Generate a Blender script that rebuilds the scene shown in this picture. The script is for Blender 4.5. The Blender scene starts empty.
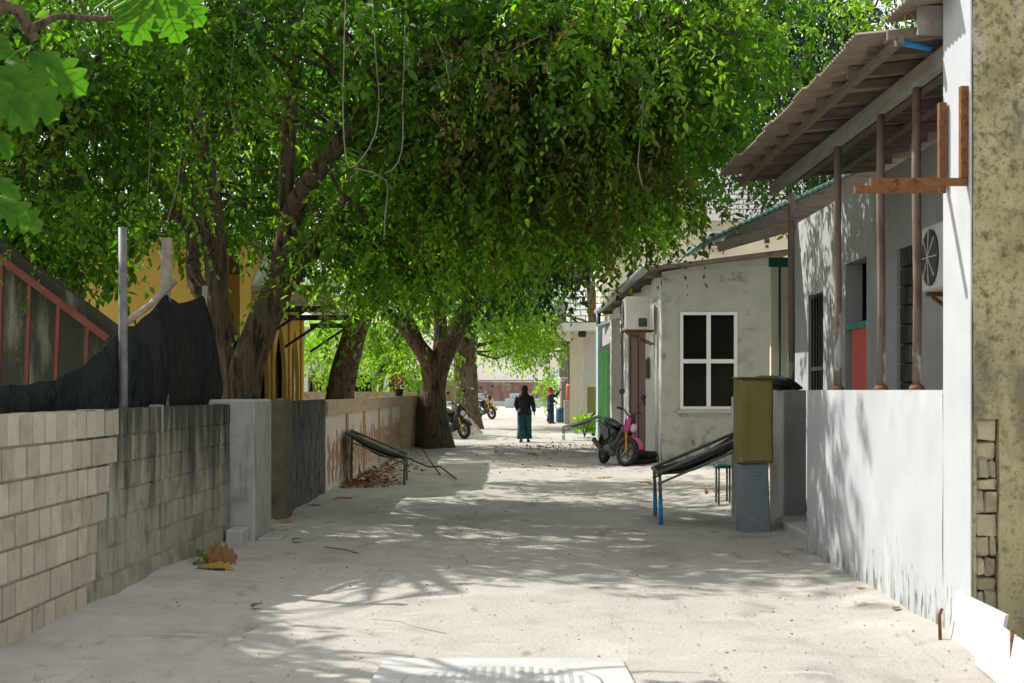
import bpy, math, random
import numpy as np
from mathutils import Vector, Matrix

random.seed(7)
RNG = np.random.default_rng(11)
S = bpy.context.scene
COL = S.collection
PI = math.pi

# ------------------------------------------------------------------ camera, sky, sun, exposure
F, HOR, EYE = 1500.0, 390.0, 1.5
cd = bpy.data.cameras.new('camera'); cam = bpy.data.objects.new('camera', cd); COL.objects.link(cam)
cam.location = (0, 0, EYE); cam.rotation_euler = (PI/2, 0, 0)
cd.sensor_width = 36; cd.lens = F/1024*36; cd.shift_y = (HOR-341.5)/1024
cd.clip_start = .05; cd.clip_end = 3000
cd.dof.use_dof = True; cd.dof.focus_distance = 18; cd.dof.aperture_fstop = 4.5
S.camera = cam
SUNV = Vector((-.56, .38, .66)).normalized()          # towards the sun
ELEV = math.asin(SUNV.z); 
w = bpy.data.worlds.new('World'); S.world = w; w.use_nodes = True
wn, wl = w.node_tree.nodes, w.node_tree.links
wn.clear()
sky = wn.new('ShaderNodeTexSky'); sky.sky_type = 'NISHITA'; sky.sun_disc = False
sky.sun_elevation = ELEV; sky.sun_rotation = math.atan2(SUNV.x, SUNV.y)
sky.air_density = 1.0; sky.dust_density = 1.5; sky.ozone_density = 1.0
tc = wn.new('ShaderNodeTexCoord'); mp = wn.new('ShaderNodeMapping'); mp.inputs['Scale'].default_value = (1, 1, 2.6)
ns = wn.new('ShaderNodeTexNoise'); ns.inputs['Scale'].default_value = 2.2; ns.inputs['Detail'].default_value = 7
rp = wn.new('ShaderNodeValToRGB'); rp.color_ramp.elements[0].position = .37; rp.color_ramp.elements[1].position = .57
mx = wn.new('ShaderNodeMixRGB'); mx.inputs[2].default_value = (9.9, 9.7, 9.3, 1)
bg = wn.new('ShaderNodeBackground'); bg.inputs['Strength'].default_value = .11
wo = wn.new('ShaderNodeOutputWorld')
wl.new(tc.outputs['Generated'], mp.inputs[0]); wl.new(mp.outputs[0], ns.inputs[0]); wl.new(ns.outputs[0], rp.inputs[0])
wl.new(rp.outputs[0], mx.inputs[0]); wl.new(sky.outputs[0], mx.inputs[1]); wl.new(mx.outputs[0], bg.inputs[0]); wl.new(bg.outputs[0], wo.inputs[0])
sl = bpy.data.lights.new('sun', 'SUN'); sl.energy = 4.7; sl.angle = math.radians(.53); sl.color = (1, .965, .91)
so = bpy.data.objects.new('sun', sl); COL.objects.link(so); so.rotation_euler = SUNV.to_track_quat('Z', 'Y').to_euler()
S.view_settings.view_transform = 'Standard'; S.view_settings.look = 'None'
S.view_settings.exposure = .38; S.view_settings.gamma = 1
S.cycles.use_denoising = True
S.cycles.max_bounces = 8; S.cycles.diffuse_bounces = 4; S.cycles.transmission_bounces = 4
S.cycles.sample_clamp_indirect = 6

def P(x, y, z): return Vector(((x-512)*z/F, z, EYE+(HOR-y)*z/F))
def G(x, y, h=0.0):
    z = F*(EYE-h)/(y-HOR); return Vector(((x-512)*z/F, z, h))

# ------------------------------------------------------------------ materials
MATS = {}
def M(name, cols, scale=4.0, rough=.9, bump=.25, bscale=60, stretch=(1, 1, 1), stains=(), metal=0.0, attr=0.0, transl=None, tmix=.4, spec=.3, detail=8, alpha=None, bdist=.01):
    m = bpy.data.materials.new(name); m.use_nodes = True
    N, L = m.node_tree.nodes, m.node_tree.links
    b = N['Principled BSDF']; out = N['Material Output']
    geo = N.new('ShaderNodeNewGeometry')
    def vec(st):
        q = N.new('ShaderNodeMapping'); q.inputs['Scale'].default_value = st
        L.new(geo.outputs['Position'], q.inputs[0]); return q.outputs[0]
    def noise(sc, st, det=8, ro=.6):
        n = N.new('ShaderNodeTexNoise'); n.inputs['Scale'].default_value = sc; n.inputs['Detail'].default_value = det
        n.inputs['Roughness'].default_value = ro
        L.new(vec(st), n.inputs[0]); return n.outputs[0]
    if len(cols) == 1:
        rgb = N.new('ShaderNodeRGB'); rgb.outputs[0].default_value = (*cols[0], 1); c = rgb.outputs[0]
    else:
        r = N.new('ShaderNodeValToRGB'); e = r.color_ramp.elements
        for i, cc in enumerate(cols):
            pos = .32+.36*i/(len(cols)-1)
            if i == 0: e[0].position = pos; e[0].color = (*cc, 1)
            elif i == len(cols)-1: e[-1].position = pos; e[-1].color = (*cc, 1)
            else:
                q = e.new(pos); q.color = (*cc, 1)
        L.new(noise(scale, stretch, detail), r.inputs[0]); c = r.outputs[0]
    if attr:
        a = N.new('ShaderNodeAttribute'); a.attribute_name = 'rnd'
        mr = N.new('ShaderNodeMapRange'); mr.inputs[3].default_value = 1-attr; mr.inputs[4].default_value = 1+attr
        L.new(a.outputs['Fac'], mr.inputs[0])
        mm = N.new('ShaderNodeMixRGB'); mm.blend_type = 'MULTIPLY'; mm.inputs[0].default_value = 1
        cb = N.new('ShaderNodeCombineColor')
        for i in range(3): L.new(mr.outputs[0], cb.inputs[i])
        L.new(c, mm.inputs[1]); L.new(cb.outputs[0], mm.inputs[2]); c = mm.outputs[0]
    for st in stains:   # (colour, scale, lo, hi, stretch, zlo, zhi, zweight)
        col, sc, lo, hi, stv, zlo, zhi, zw = st
        v = noise(sc, stv, 7, .65)
        if zw:
            sx = N.new('ShaderNodeSeparateXYZ'); L.new(geo.outputs['Position'], sx.inputs[0])
            mr = N.new('ShaderNodeMapRange'); mr.inputs[1].default_value = zlo; mr.inputs[2].default_value = zhi
            mr.inputs[3].default_value = 0; mr.inputs[4].default_value = zw
            L.new(sx.outputs[2], mr.inputs[0])
            ad = N.new('ShaderNodeMath'); ad.operation = 'ADD'; L.new(v, ad.inputs[0]); L.new(mr.outputs[0], ad.inputs[1]); v = ad.outputs[0]
        mr = N.new('ShaderNodeMapRange'); mr.interpolation_type = 'SMOOTHSTEP'; mr.inputs[1].default_value = lo; mr.inputs[2].default_value = hi
        L.new(v, mr.inputs[0])
        mm = N.new('ShaderNodeMixRGB'); L.new(mr.outputs[0], mm.inputs[0]); L.new(c, mm.inputs[1]); mm.inputs[2].default_value = (*col, 1); c = mm.outputs[0]
    L.new(c, b.inputs['Base Color'])
    b.inputs['Roughness'].default_value = rough; b.inputs['Metallic'].default_value = metal
    b.inputs['Specular IOR Level'].default_value = spec
    if bump:
        bp = N.new('ShaderNodeBump'); bp.inputs['Strength'].default_value = bump; bp.inputs['Distance'].default_value = bdist
        L.new(noise(bscale, stretch, 6, .7), bp.inputs['Height']); L.new(bp.outputs[0], b.inputs['Normal'])
    if transl:
        tr = N.new('ShaderNodeBsdfTranslucent')
        mm = N.new('ShaderNodeMixRGB'); mm.blend_type = 'MULTIPLY'; mm.inputs[0].default_value = 1; mm.inputs[2].default_value = (*transl, 1)
        L.new(c, mm.inputs[1]); L.new(mm.outputs[0], tr.inputs[0])
        ms = N.new('ShaderNodeMixShader'); ms.inputs[0].default_value = tmix
        L.new(b.outputs[0], ms.inputs[1]); L.new(tr.outputs[0], ms.inputs[2]); L.new(ms.outputs[0], out.inputs[0])
    if alpha: b.inputs['Alpha'].default_value = alpha
    return m
FULL = (1, 1, 1)
m_sand = M('coral_sand', [(.35, .325, .285), (.455, .43, .385), (.41, .39, .355)], 1.1, .95, .9, 30,
           stains=[((.54, .515, .465), .55, .52, .70, (1, .6, 1), 0, 0, 0), ((.29, .275, .25), .8, .56, .72, (1, .5, 1), 0, 0, 0),  # pale stain paints lit streaks into the sand, dark ones are compacted tracks
                   ((.27, .24, .20), 2.6, .60, .70, (1, .35, 1), 0, 0, 0), ((.50, .48, .44), 3.5, .60, .66, (.5, 1.6, 1), 0, 0, 0), ((.20, .18, .15), 38, .655, .74, FULL, 0, 0, 0), ((.35, .32, .275), 1.6, .58, .74, (3, .3, 1), 0, 0, 0), ((.62, .59, .54), 60, .66, .76, FULL, 0, 0, 0)], bdist=.02)
m_block = M('coral_block', [(.35, .31, .235), (.48, .43, .335), (.41, .375, .30)], 5, .95, .8, 50, attr=.15,
            stains=[((.20, .19, .15), 2.2, .60, .80, (1, 1, .6), 0, 0, 0)])
m_mortar = M('mortar', [(.26, .235, .185), (.38, .34, .27)], 9, .95, .5, 40)
m_oldblock = M('mossy_block', [(.19, .18, .135), (.34, .31, .235), (.26, .25, .195)], 3.5, .95, .7, 45, attr=.14,
            stains=[((.055, .06, .04), 2.5, .60, .92, (2.2, 2.2, .35), .1, 1.4, .42), ((.42, .41, .38), 3.2, .66, .74, (3, 3, .2), 0, 0, 0)])
m_render_old = M('weathered_render', [(.30, .29, .26), (.43, .42, .38), (.36, .35, .32)], 3, .9, .5, 40,
            stains=[((.13, .135, .11), 3.0, .56, .80, (3, 3, .25), 0.2, 1.4, .06), ((.50, .50, .48), 2.6, .55, .7, (2, 2, .3), 0, 0, 0)])
m_blackblock = M('black_stained_block', [(.055, .06, .05), (.13, .135, .115), (.09, .09, .075)], 4, .95, .6, 45, attr=.15,
            stains=[((.035, .037, .03), 3.0, .5, .75, (3, 3, .3), .2, 1.4, .15)])
m_brownblock = M('brown_stained_block', [(.10, .085, .055), (.17, .14, .10)], 6, .95, .6, 45, stains=[((.05, .05, .035), 5, .55, .7, FULL, 0, 0, 0)])
m_paint = M('old_white_paint', [(.56, .55, .52), (.68, .67, .64)], 3, .85, .3, 40,
            stains=[((.40, .37, .31), 4, .60, .78, (2, 2, .4), 0, 0, 0)])
m_creamwall = M('peach_cream_paint', [(.58, .53, .45), (.68, .63, .54)], 3, .85, .3, 40, stains=[((.46, .38, .27), 4, .60, .78, (2, 2, .4), .6, 0, .08)])
m_tan = M('tan_paint', [(.40, .30, .18), (.52, .41, .26), (.36, .29, .19)], 4, .85, .3, 40, stains=[((.15, .13, .09), 5, .62, .8, (1, 1, 1), .9, 1.4, .12)])
m_orange = M('orange_paint', [(.50, .27, .12), (.44, .26, .14)], 8, .85, .2, 40)
m_white = M('white_wall_paint', [(.42, .44, .465), (.475, .49, .505)], 2, .85, .18, 35,
            stains=[((.25, .26, .235), 2.6, .74, .96, (3, 3, .28), 1.1, 0.05, .30), ((.51, .515, .52), 1.5, .5, .7, FULL, 0, 0, 0),
                    ((.12, .12, .10), 9, .76, .88, (2.5, 2.5, .6), .9, 0.05, .26), ((.52, .525, .52), 1.2, .54, .70, (1, 1, .8), 0, 0, 0)])
m_moss = M('mossy_plaster', [(.29, .26, .14), (.42, .38, .22), (.35, .32, .20)], 2.2, .95, .7, 26,
            stains=[((.17, .16, .095), 2.4, .48, .70, (1, 1, .45), 0, 0, 0), ((.47, .44, .33), 3.5, .56, .70, (1.5, 1, .3), 0, 0, 0), ((.13, .12, .06), 19, .50, .74, (1, 1, .8), .3, 3.0, .05), ((.10, .095, .05), 60, .56, .70, FULL, .3, 3.0, .03), ((.07, .068, .035), 6, .64, .80, FULL, 0, 0, 0),
                    ((.15, .12, .06), 1.3, .56, .75, (1, 1, .6), 1.4, .0, .12)], bdist=.02)
m_stone = M('coral_stone', [(.25, .22, .13), (.40, .36, .24), (.32, .29, .19)], 7, .95, .8, 30, attr=.25, stains=[((.08, .075, .04), 8, .6, .72, FULL, 0, 0, 0)])
m_greyrender = M('mouldy_grey_render', [(.30, .305, .28), (.42, .42, .39), (.36, .36, .335)], 1.8, .92, .35, 35,
            stains=[((.10, .105, .075), 4.2, .70, .90, FULL, 1.5, 0.0, .24), ((.20, .205, .18), 3.4, .56, .75, FULL, 0, 0, 0), ((.50, .49, .46), 1.4, .58, .75, FULL, 0, 0, 0)])
m_greywall = M('grey_painted_render', [(.34, .36, .355), (.43, .45, .445)], 2.2, .9, .2, 35, stains=[((.24, .25, .24), 3, .6, .8, (2, 2, .4), 0, 0, 0)])
m_pier = M('grey_cement', [(.27, .275, .265), (.36, .36, .345)], 3, .92, .3, 35, stains=[((.17, .15, .11), 3, .70, .9, FULL, .8, 0, .2)])
m_cream = M('cream_paint', [(.66, .60, .43), (.74, .68, .52)], 2, .85, .1, 30)
m_creamwhite = M('pale_wall_paint', [(.68, .67, .62), (.78, .77, .73)], 2, .85, .1, 30)
m_yellow = M('yellow_paint', [(.58, .38, .075), (.66, .45, .12)], 2, .85, .15, 30, stains=[((.36, .24, .08), 4, .62, .8, FULL, 0, 0, 0)])
m_tim = M('weathered_timber', [(.10, .078, .058), (.19, .155, .12), (.145, .118, .09)], 6, .85, .5, 40, stretch=(.4, 3, 3))
m_timlight = M('pale_timber', [(.22, .20, .175), (.33, .31, .28)], 6, .85, .4, 40, stretch=(3, .4, 3))
m_sheet = M('aged_roof_sheet', [(.15, .12, .09), (.24, .20, .15), (.19, .16, .125)], 3, .8, .3, 40, stains=[((.13, .085, .05), 2.5, .58, .75, FULL, 0, 0, 0)], spec=.2)
m_tealsheet = M('teal_roof_sheet', [(.08, .17, .15), (.13, .24, .21)], 4, .7, .3, 40, stains=[((.12, .11, .09), 5, .55, .7, FULL, 0, 0, 0)])
m_teal = M('teal_paint', [(.02, .25, .19), (.03, .31, .24)], 3, .6, .1, 30)
m_tealdark = M('dark_teal_paint', [(.012, .085, .075), (.02, .11, .09)], 3, .7, .1, 30)
m_galv = M('galvanised_metal', [(.33, .34, .34), (.46, .47, .46)], 6, .55, .2, 40, metal=.5, stains=[((.18, .16, .13), 6, .6, .75, FULL, 0, 0, 0)])
m_rust = M('rusty_iron', [(.07, .032, .018), (.20, .085, .028), (.13, .08, .05)], 30, .85, .6, 60, stains=[((.42, .36, .27), 10, .62, .7, FULL, 0, 0, 0)])
m_post = M('rusty_painted_pipe', [(.12, .075, .055), (.20, .145, .115), (.16, .125, .11)], 9, .7, .4, 60, stretch=(1, 1, .4), stains=[((.42, .44, .45), 4, .64, .70, (2, 2, .6), 2.3, 1.5, .16)])
m_bark = M('bark', [(.065, .045, .030), (.19, .135, .09), (.12, .088, .06)], 5, .95, 1.0, 9, stretch=(2.2, 2.2, .45), stains=[((.035, .025, .018), 7, .50, .64, (2.4, 2.4, .3), 0, 0, 0), ((.18, .155, .125), 2.4, .62, .76, (1.6, 1.6, .5), 0, 0, 0)], bdist=.08)
m_vine = M('pale_vine', [(.20, .18, .135), (.31, .28, .22)], 9, .9, .3, 40)
LT = (1.9, 2.3, .9)
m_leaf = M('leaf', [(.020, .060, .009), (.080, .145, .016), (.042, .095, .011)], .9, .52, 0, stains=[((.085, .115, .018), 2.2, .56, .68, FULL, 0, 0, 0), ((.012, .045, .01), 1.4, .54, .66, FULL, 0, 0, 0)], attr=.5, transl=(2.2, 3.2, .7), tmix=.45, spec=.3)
m_leaf2 = M('leaf_yellow_green', [(.085, .18, .02), (.15, .24, .028), (.07, .16, .018)], .9, .45, 0, attr=.4, transl=(2.2, 2.6, .6), tmix=.58, spec=.4)  # paler, more translucent copy of leaf; sunlit look put into the colour
m_leafdark = M('leaf_dark', [(.018, .055, .013), (.035, .085, .016)], .9, .42, 0, attr=.4, transl=(2.0, 3.0, .8), tmix=.24, spec=.45)  # darker copy of leaf; shade inside the canopy put into the colour
m_leafbrown = M('leaf_olive', [(.07, .08, .02), (.12, .085, .025), (.045, .085, .018)], .8, .5, 0, attr=.4, transl=(2.0, 2.4, .7), tmix=.4, spec=.35)
m_bread = M('breadfruit_leaf', [(.03, .095, .010), (.065, .15, .017)], 6, .6, .3, 30, transl=(2.6, 3.2, .5), tmix=.5, spec=.2, stains=[((.10, .09, .02), 16, .64, .70, FULL, 0, 0, 0)])
m_dryleaf = M('dry_leaf', [(.15, .075, .032), (.27, .14, .06), (.20, .10, .045)], 14, .75, .4, 60, transl=(1.6, 1.3, 1), tmix=.2)
m_dryleafy = M('yellow_leaf', [(.45, .31, .05), (.38, .24, .06)], 10, .7, .3, 60, transl=(1.5, 1.3, 1), tmix=.25)
m_net = M('black_shade_net', [(.012, .015, .017), (.030, .035, .038), (.018, .022, .022)], 3.5, 1.0, .5, 34, stretch=(3, 3, .5), stains=[((.035, .04, .03), 7, .60, .72, (1, 1, 2), 0, 0, 0)], transl=(3, 3, 3), tmix=.15, bdist=.03, spec=.03, alpha=.86)
m_blacknet = M('dark_cord_net', [(.03, .03, .03), (.085, .082, .078)], 30, .95, .3, 80)
m_red = M('red_oxide_paint', [(.15, .045, .033), (.22, .065, .045)], 6, .7, .3, 50)
m_redpanel = M('red_door_paint', [(.62, .05, .04), (.72, .08, .06)], 3, .5, .1, 30)
m_maroon = M('maroon_door_paint', [(.095, .03, .024), (.14, .05, .04)], 2.5, .6, .15, 30, stretch=(3, 3, .4))
m_green = M('green_shutter_paint', [(.025, .16, .035), (.05, .24, .05)], 3, .55, .1, 30, attr=.6)  # strong tone change per strip paints sunlit and dark ribs
m_olive = M('olive_cabinet_paint', [(.20, .175, .05), (.25, .22, .075)], 2.5, .55, .12, 40, stains=[((.15, .12, .045), 6, .64, .76, FULL, 0, 0, 0)])
m_locker = M('blue_grey_steel', [(.17, .215, .245), (.22, .27, .30)], 3, .5, .12, 40, stains=[((.28, .28, .26), 7, .64, .72, FULL, .4, 0, .1)])
m_bluepaint = M('bright_blue_paint', [(.02, .22, .50), (.03, .28, .58)], 5, .5, .1, 40)
m_greymetal = M('grey_metal_tube', [(.13, .13, .125), (.22, .22, .21)], 9, .6, .2, 60, metal=.3)
m_ac = M('aircon_casing', [(.60, .595, .56), (.70, .69, .66)], 4, .5, .08, 40, stains=[((.38, .33, .25), 6, .60, .78, (2, 2, .4), 0, 0, 0)])
m_grille = M('dark_grille', [(.05, .05, .055), (.09, .09, .095)], 8, .6, .2, 40)
m_glass = M('dark_glass', [(.004, .005, .005), (.008, .008, .009)], 2, .12, 0, spec=.08)
m_frame = M('white_window_frame', [(.70, .71, .71), (.76, .76, .76)], 5, .5, 0)
m_pipe = M('blue_green_pipe', [(.02, .10, .13), (.035, .14, .17)], 6, .45, .1, 40)
m_black = M('black_plastic', [(.012, .012, .013), (.022, .022, .023)], 6, .45, .1, 50, spec=.5)
m_tyre = M('tyre_rubber', [(.014, .014, .014), (.03, .029, .028)], 10, .85, .3, 60)
m_pink = M('pink_panel_paint', [(.50, .03, .24), (.58, .045, .30)], 4, .3, 0, spec=.6)
m_gold = M('gold_fork', [(.55, .30, .04)], 4, .35, 0, metal=.7)
m_steel = M('steel', [(.42, .42, .42)], 4, .35, 0, metal=.9)
m_lamp = M('lamp_glass', [(.5, .5, .5)], 4, .12, 0, spec=.8)
m_yellowpl = M('yellow_panel_paint', [(.55, .36, .02)], 4, .35, 0)
m_manhole = M('pale_concrete', [(.40, .405, .39), (.50, .50, .48)], 3, .85, .3, 60, stains=[((.36, .36, .34), 5, .6, .75, FULL, 0, 0, 0)])
m_board = M('whitewashed_board', [(.54, .52, .48), (.62, .61, .585)], 3, .8, .2, 30, stains=[((.45, .38, .29), 5, .66, .8, (1, 1, 2), 0, 0, 0)])
m_skin = M('skin', [(.24, .13, .08), (.28, .16, .10)], 10, .6, .05, 60)
m_blackcloth = M('black_cloth', [(.010, .009, .010), (.02, .018, .019)], 8, .9, .6, 14, stretch=(1, 1, .5))
m_tealcloth = M('teal_printed_cloth', [(.010, .055, .07), (.016, .09, .11)], 7, .85, .4, 16, stains=[((.20, .34, .36), 16, .66, .72, FULL, .75, .1, .05)])
m_navycloth = M('navy_cloth', [(.015, .022, .06), (.025, .035, .085)], 7, .9, .4, 16)
m_redcloth = M('red_head_cloth', [(.30, .05, .035), (.36, .08, .05)], 7, .9, .3, 16)
m_sea = M('lagoon_water', [(.16, .30, .33), (.22, .38, .40)], .2, .12, .4, 2)
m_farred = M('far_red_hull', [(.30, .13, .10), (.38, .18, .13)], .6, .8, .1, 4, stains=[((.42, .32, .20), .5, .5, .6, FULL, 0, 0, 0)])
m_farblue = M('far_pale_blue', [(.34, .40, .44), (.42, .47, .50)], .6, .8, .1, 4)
m_turq = M('turquoise_paint', [(.26, .40, .39), (.33, .47, .45)], 3, .8, .1, 30)
m_terra = M('terracotta_plastic', [(.42, .12, .05)], 3, .6, 0)
m_shoe = m_black

# ------------------------------------------------------------------ mesh builder and scene helpers
class MB:
    def __init__(s): s.v = []; s.f = []; s.r = []; s.sm = []
    def add(s, vs, fs, r=None, smooth=False):
        k = len(s.v); s.v += [tuple(p) for p in vs]; r = random.random() if r is None else r
        s.r += [r]*len(vs)
        for f in fs: s.f.append(tuple(i+k for i in f)); s.sm.append(smooth)
        return s
    def hexa(s, p, r=None):
        return s.add(p, [(0, 3, 2, 1), (4, 5, 6, 7), (0, 1, 5, 4), (1, 2, 6, 5), (2, 3, 7, 6), (3, 0, 4, 7)], r)
    def box(s, x0, x1, y0, y1, z0, z1, r=None, R=None):
        p = [(x0, y0, z0), (x1, y0, z0), (x1, y1, z0), (x0, y1, z0), (x0, y0, z1), (x1, y0, z1), (x1, y1, z1), (x0, y1, z1)]
        if R is not None: p = [R @ Vector(q) for q in p]
        return s.hexa(p, r)
    def rbox(s, x0, x1, y0, y1, z0, z1, b=.01, R=None):       # box with chamfered edges
        cx, cy, cz = (x0+x1)/2, (y0+y1)/2, (z0+z1)/2; hx, hy, hz = (x1-x0)/2, (y1-y0)/2, (z1-z0)/2
        b = min(b, hx*.9, hy*.9, hz*.9); vs = []; ix = {}
        for sx in (-1, 1):
            for sy in (-1, 1):
                for sz in (-1, 1):
                    for a in range(3):
                        h = [hx-b, hy-b, hz-b]; h[a] = (hx, hy, hz)[a]
                        ix[(sx, sy, sz, a)] = len(vs); vs.append((cx+sx*h[0], cy+sy*h[1], cz+sz*h[2]))
        fs = []
        def q(*k): fs.append(tuple(ix[i] for i in k))
        for g in (-1, 1):
            q((g,-1,-1,0),(g,1,-1,0),(g,1,1,0),(g,-1,1,0)); q((-1,g,-1,1),(1,g,-1,1),(1,g,1,1),(-1,g,1,1)); q((-1,-1,g,2),(1,-1,g,2),(1,1,g,2),(-1,1,g,2))
            for h in (-1, 1):
                q((g,h,-1,0),(g,h,1,0),(g,h,1,1),(g,h,-1,1)); q((g,-1,h,0),(g,1,h,0),(g,1,h,2),(g,-1,h,2)); q((-1,g,h,1),(1,g,h,1),(1,g,h,2),(-1,g,h,2))
                for i in (-1, 1): q((g,h,i,0),(g,h,i,1),(g,h,i,2))
        if R is not None: vs = [R @ Vector(v) for v in vs]
        return s.add(vs, fs)
    def seg(s, a, b, wd, dp):            # square bar between points
        a, b = Vector(a), Vector(b); d = (b-a).normalized()
        u = d.cross(Vector((0, 0, 1))); u = u.normalized() if u.length > 1e-3 else Vector((1, 0, 0)); v = u.cross(d)
        p = []
        for c in (a, b):
            for su, sv in ((-1, -1), (1, -1), (1, 1), (-1, 1)): p.append(c+u*su*wd/2+v*sv*dp/2)
        return s.hexa(p)
    def tube(s, pts, rad, n=8, cap=True, jit=0.0, r=None, squash=None):
        pts = [Vector(p) for p in pts]
        if not hasattr(rad, '__len__'): rad = [rad]*len(pts)
        vs = []; up = Vector((0, 0, 1)); u = None
        for i, p in enumerate(pts):
            d = (pts[min(i+1, len(pts)-1)]-pts[max(i-1, 0)]).normalized()
            if u is None:
                u = d.cross(up); u = u.normalized() if u.length > .05 else d.cross(Vector((0, 1, 0))).normalized()
            else: u = (u-d*u.dot(d)).normalized()
            v = d.cross(u)
            for k in range(n):
                a = 2*PI*k/n; q = rad[i]*(1+jit*(random.random()-.5))
                vs.append(p+u*math.cos(a)*q+v*math.sin(a)*q)
        fs = [(i*n+k, i*n+(k+1) % n, (i+1)*n+(k+1) % n, (i+1)*n+k) for i in range(len(pts)-1) for k in range(n)]
        if cap: fs += [tuple(range(n))[::-1], tuple((len(pts)-1)*n+k for k in range(n))]
        return s.add(vs, fs, r, True)
    def loft(s, rings, cap=True, smooth=True):
        n = len(rings[0]); vs = [p for r in rings for p in r]
        fs = [(i*n+k, i*n+(k+1) % n, (i+1)*n+(k+1) % n, (i+1)*n+k) for i in range(len(rings)-1) for k in range(n)]
        if cap: fs += [tuple(range(n))[::-1], tuple((len(rings)-1)*n+k for k in range(n))]
        return s.add(vs, fs, None, smooth)
    def lathe(s, prof, c=(0, 0, 0), axis='Z', n=20):
        rings = []
        for r, h in prof:
            ring = []
            for k in range(n):
                a = 2*PI*k/n; x, y = r*math.cos(a), r*math.sin(a)
                q = {'Z': (x, y, h), 'Y': (x, h, y), 'X': (h, x, y)}[axis]
                ring.append((q[0]+c[0], q[1]+c[1], q[2]+c[2]))
            rings.append(ring)
        return s.loft(rings, cap=True)
    def prism(s, poly, a, b, axis='Y'):     # poly 2D, extruded along axis
        def q(p, h): return {'Y': (p[0], h, p[1]), 'X': (h, p[0], p[1]), 'Z': (p[0], p[1], h)}[axis]
        n = len(poly); vs = [q(p, a) for p in poly]+[q(p, b) for p in poly]
        return s.add(vs, [tuple(range(n)), tuple(range(n, 2*n))[::-1]]+[(i, i+n, (i+1) % n+n, (i+1) % n) for i in range(n)])

OFF = {}
def build(name, mb, mat, parent=None, loc=None, label=None):
    """mesh from world (or thing-local) coordinates; loc moves its origin there"""
    off = OFF.get(parent.name, Vector((0, 0, 0))) if parent else Vector(loc or (0, 0, 0))
    me = bpy.data.meshes.new(name)
    me.from_pydata([(v[0]-off[0], v[1]-off[1], v[2]-off[2]) for v in mb.v], [], mb.f)
    me.polygons.foreach_set('use_smooth', mb.sm)
    at = me.attributes.new('rnd', 'FLOAT', 'POINT'); at.data.foreach_set('value', mb.r)
    me.materials.append(mat); me.update()
    o = bpy.data.objects.new(name, me); COL.objects.link(o)
    if parent: o.parent = parent
    else: o.location = off
    OFF[o.name] = off
    if label: o['label'] = label
    return o
def tag(o, label, cat, group=None, kind=None):
    if label: o['label'] = label
    if cat: o['category'] = cat
    if group: o['group'] = group
    if kind: o['kind'] = kind
    return o
def thing(name, label, cat, loc=(0, 0, 0), group=None, rz=0, local=False):
    o = bpy.data.objects.new(name, None); COL.objects.link(o); o.location = loc; o.rotation_euler.z = rz
    o.empty_display_size = .2
    OFF[o.name] = Vector((0, 0, 0)) if local else Vector(loc)
    return tag(o, label, cat, group)
def struct(name, mb, mat): return tag(build(name, mb, mat), None, None, kind='structure')
def copy_tree(o, parent=None):
    c = o.copy(); COL.objects.link(c)
    if parent: c.parent = parent
    for ch in list(o.children): copy_tree(ch, c)
    return c

# ------------------------------------------------------------------ ground and water
def gh(x, y):
    h = .004*math.sin(x*11+y*3.1)*math.sin(y*5.7-x*2)+.012*math.sin(x*2.1+y*.7)+.010*math.sin(y*1.9-x*1.3)+.008*math.sin(x*5.3+y*2.9)+.006*math.sin(y*7.1-x*3.7)
    e = max(0, abs(x)-2.1); h += min(.05, .09*e*e) if y < 40 else 0
    if y < 9.6 and abs(x) < 1.2: h *= .3
    return h-.004
ys = [-60, -20, 0, 4]+[6+i*.12 for i in range(170)]+[26.5+i*.6 for i in range(60)]+[63, 68, 75, 85, 100, 125, 150]
xs = [-300, -60, -20, -10, -6]+[-4+i*.11 for i in range(82)]+[6, 10, 20, 60, 300]
mb = MB(); vs = [(x, y, gh(x, y)+random.uniform(-.0045, .0045)) for y in ys for x in xs]
nx = len(xs); mb.add(vs, [(j*nx+i, j*nx+i+1, (j+1)*nx+i+1, (j+1)*nx+i) for j in range(len(ys)-1) for i in range(nx-1)], None, True)
struct('sandy_ground', mb, m_sand)
mb = MB(); mb.add([(-1500, 145, -.35), (1500, 145, -.35), (1500, 2800, -.35), (-1500, 2800, -.35)], [(0, 1, 2, 3)]); struct('water', mb, m_sea)

# manhole slab in the foreground
t = thing('manhole_cover', 'pale concrete manhole slab with a dimpled oval cover in the foreground sand', 'manhole cover', (-.06, 7.55, 0))
mb = MB(); mb.prism([(-.70, 8.24), (.60, 8.24), (.63, 6.9), (-.73, 6.9)], -.03, .028, 'Z'); build('slab', mb, m_manhole, t)
mb = MB(); mb.lathe([(.505, .0275), (.51, .031), (.49, .033), (.485, .0305), (.0, .031)], (-.05, 7.55, 0), 'Z', 48)
for i in range(-9, 10):
    for j in range(-9, 10):
        if i*i+j*j < 78: mb.rbox(-.05+i*.05-.013, -.05+i*.05+.013, 7.55+j*.05-.013, 7.55+j*.05+.013, .027, .0355, .003)
build('round_lid', mb, m_manhole, t)

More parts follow.
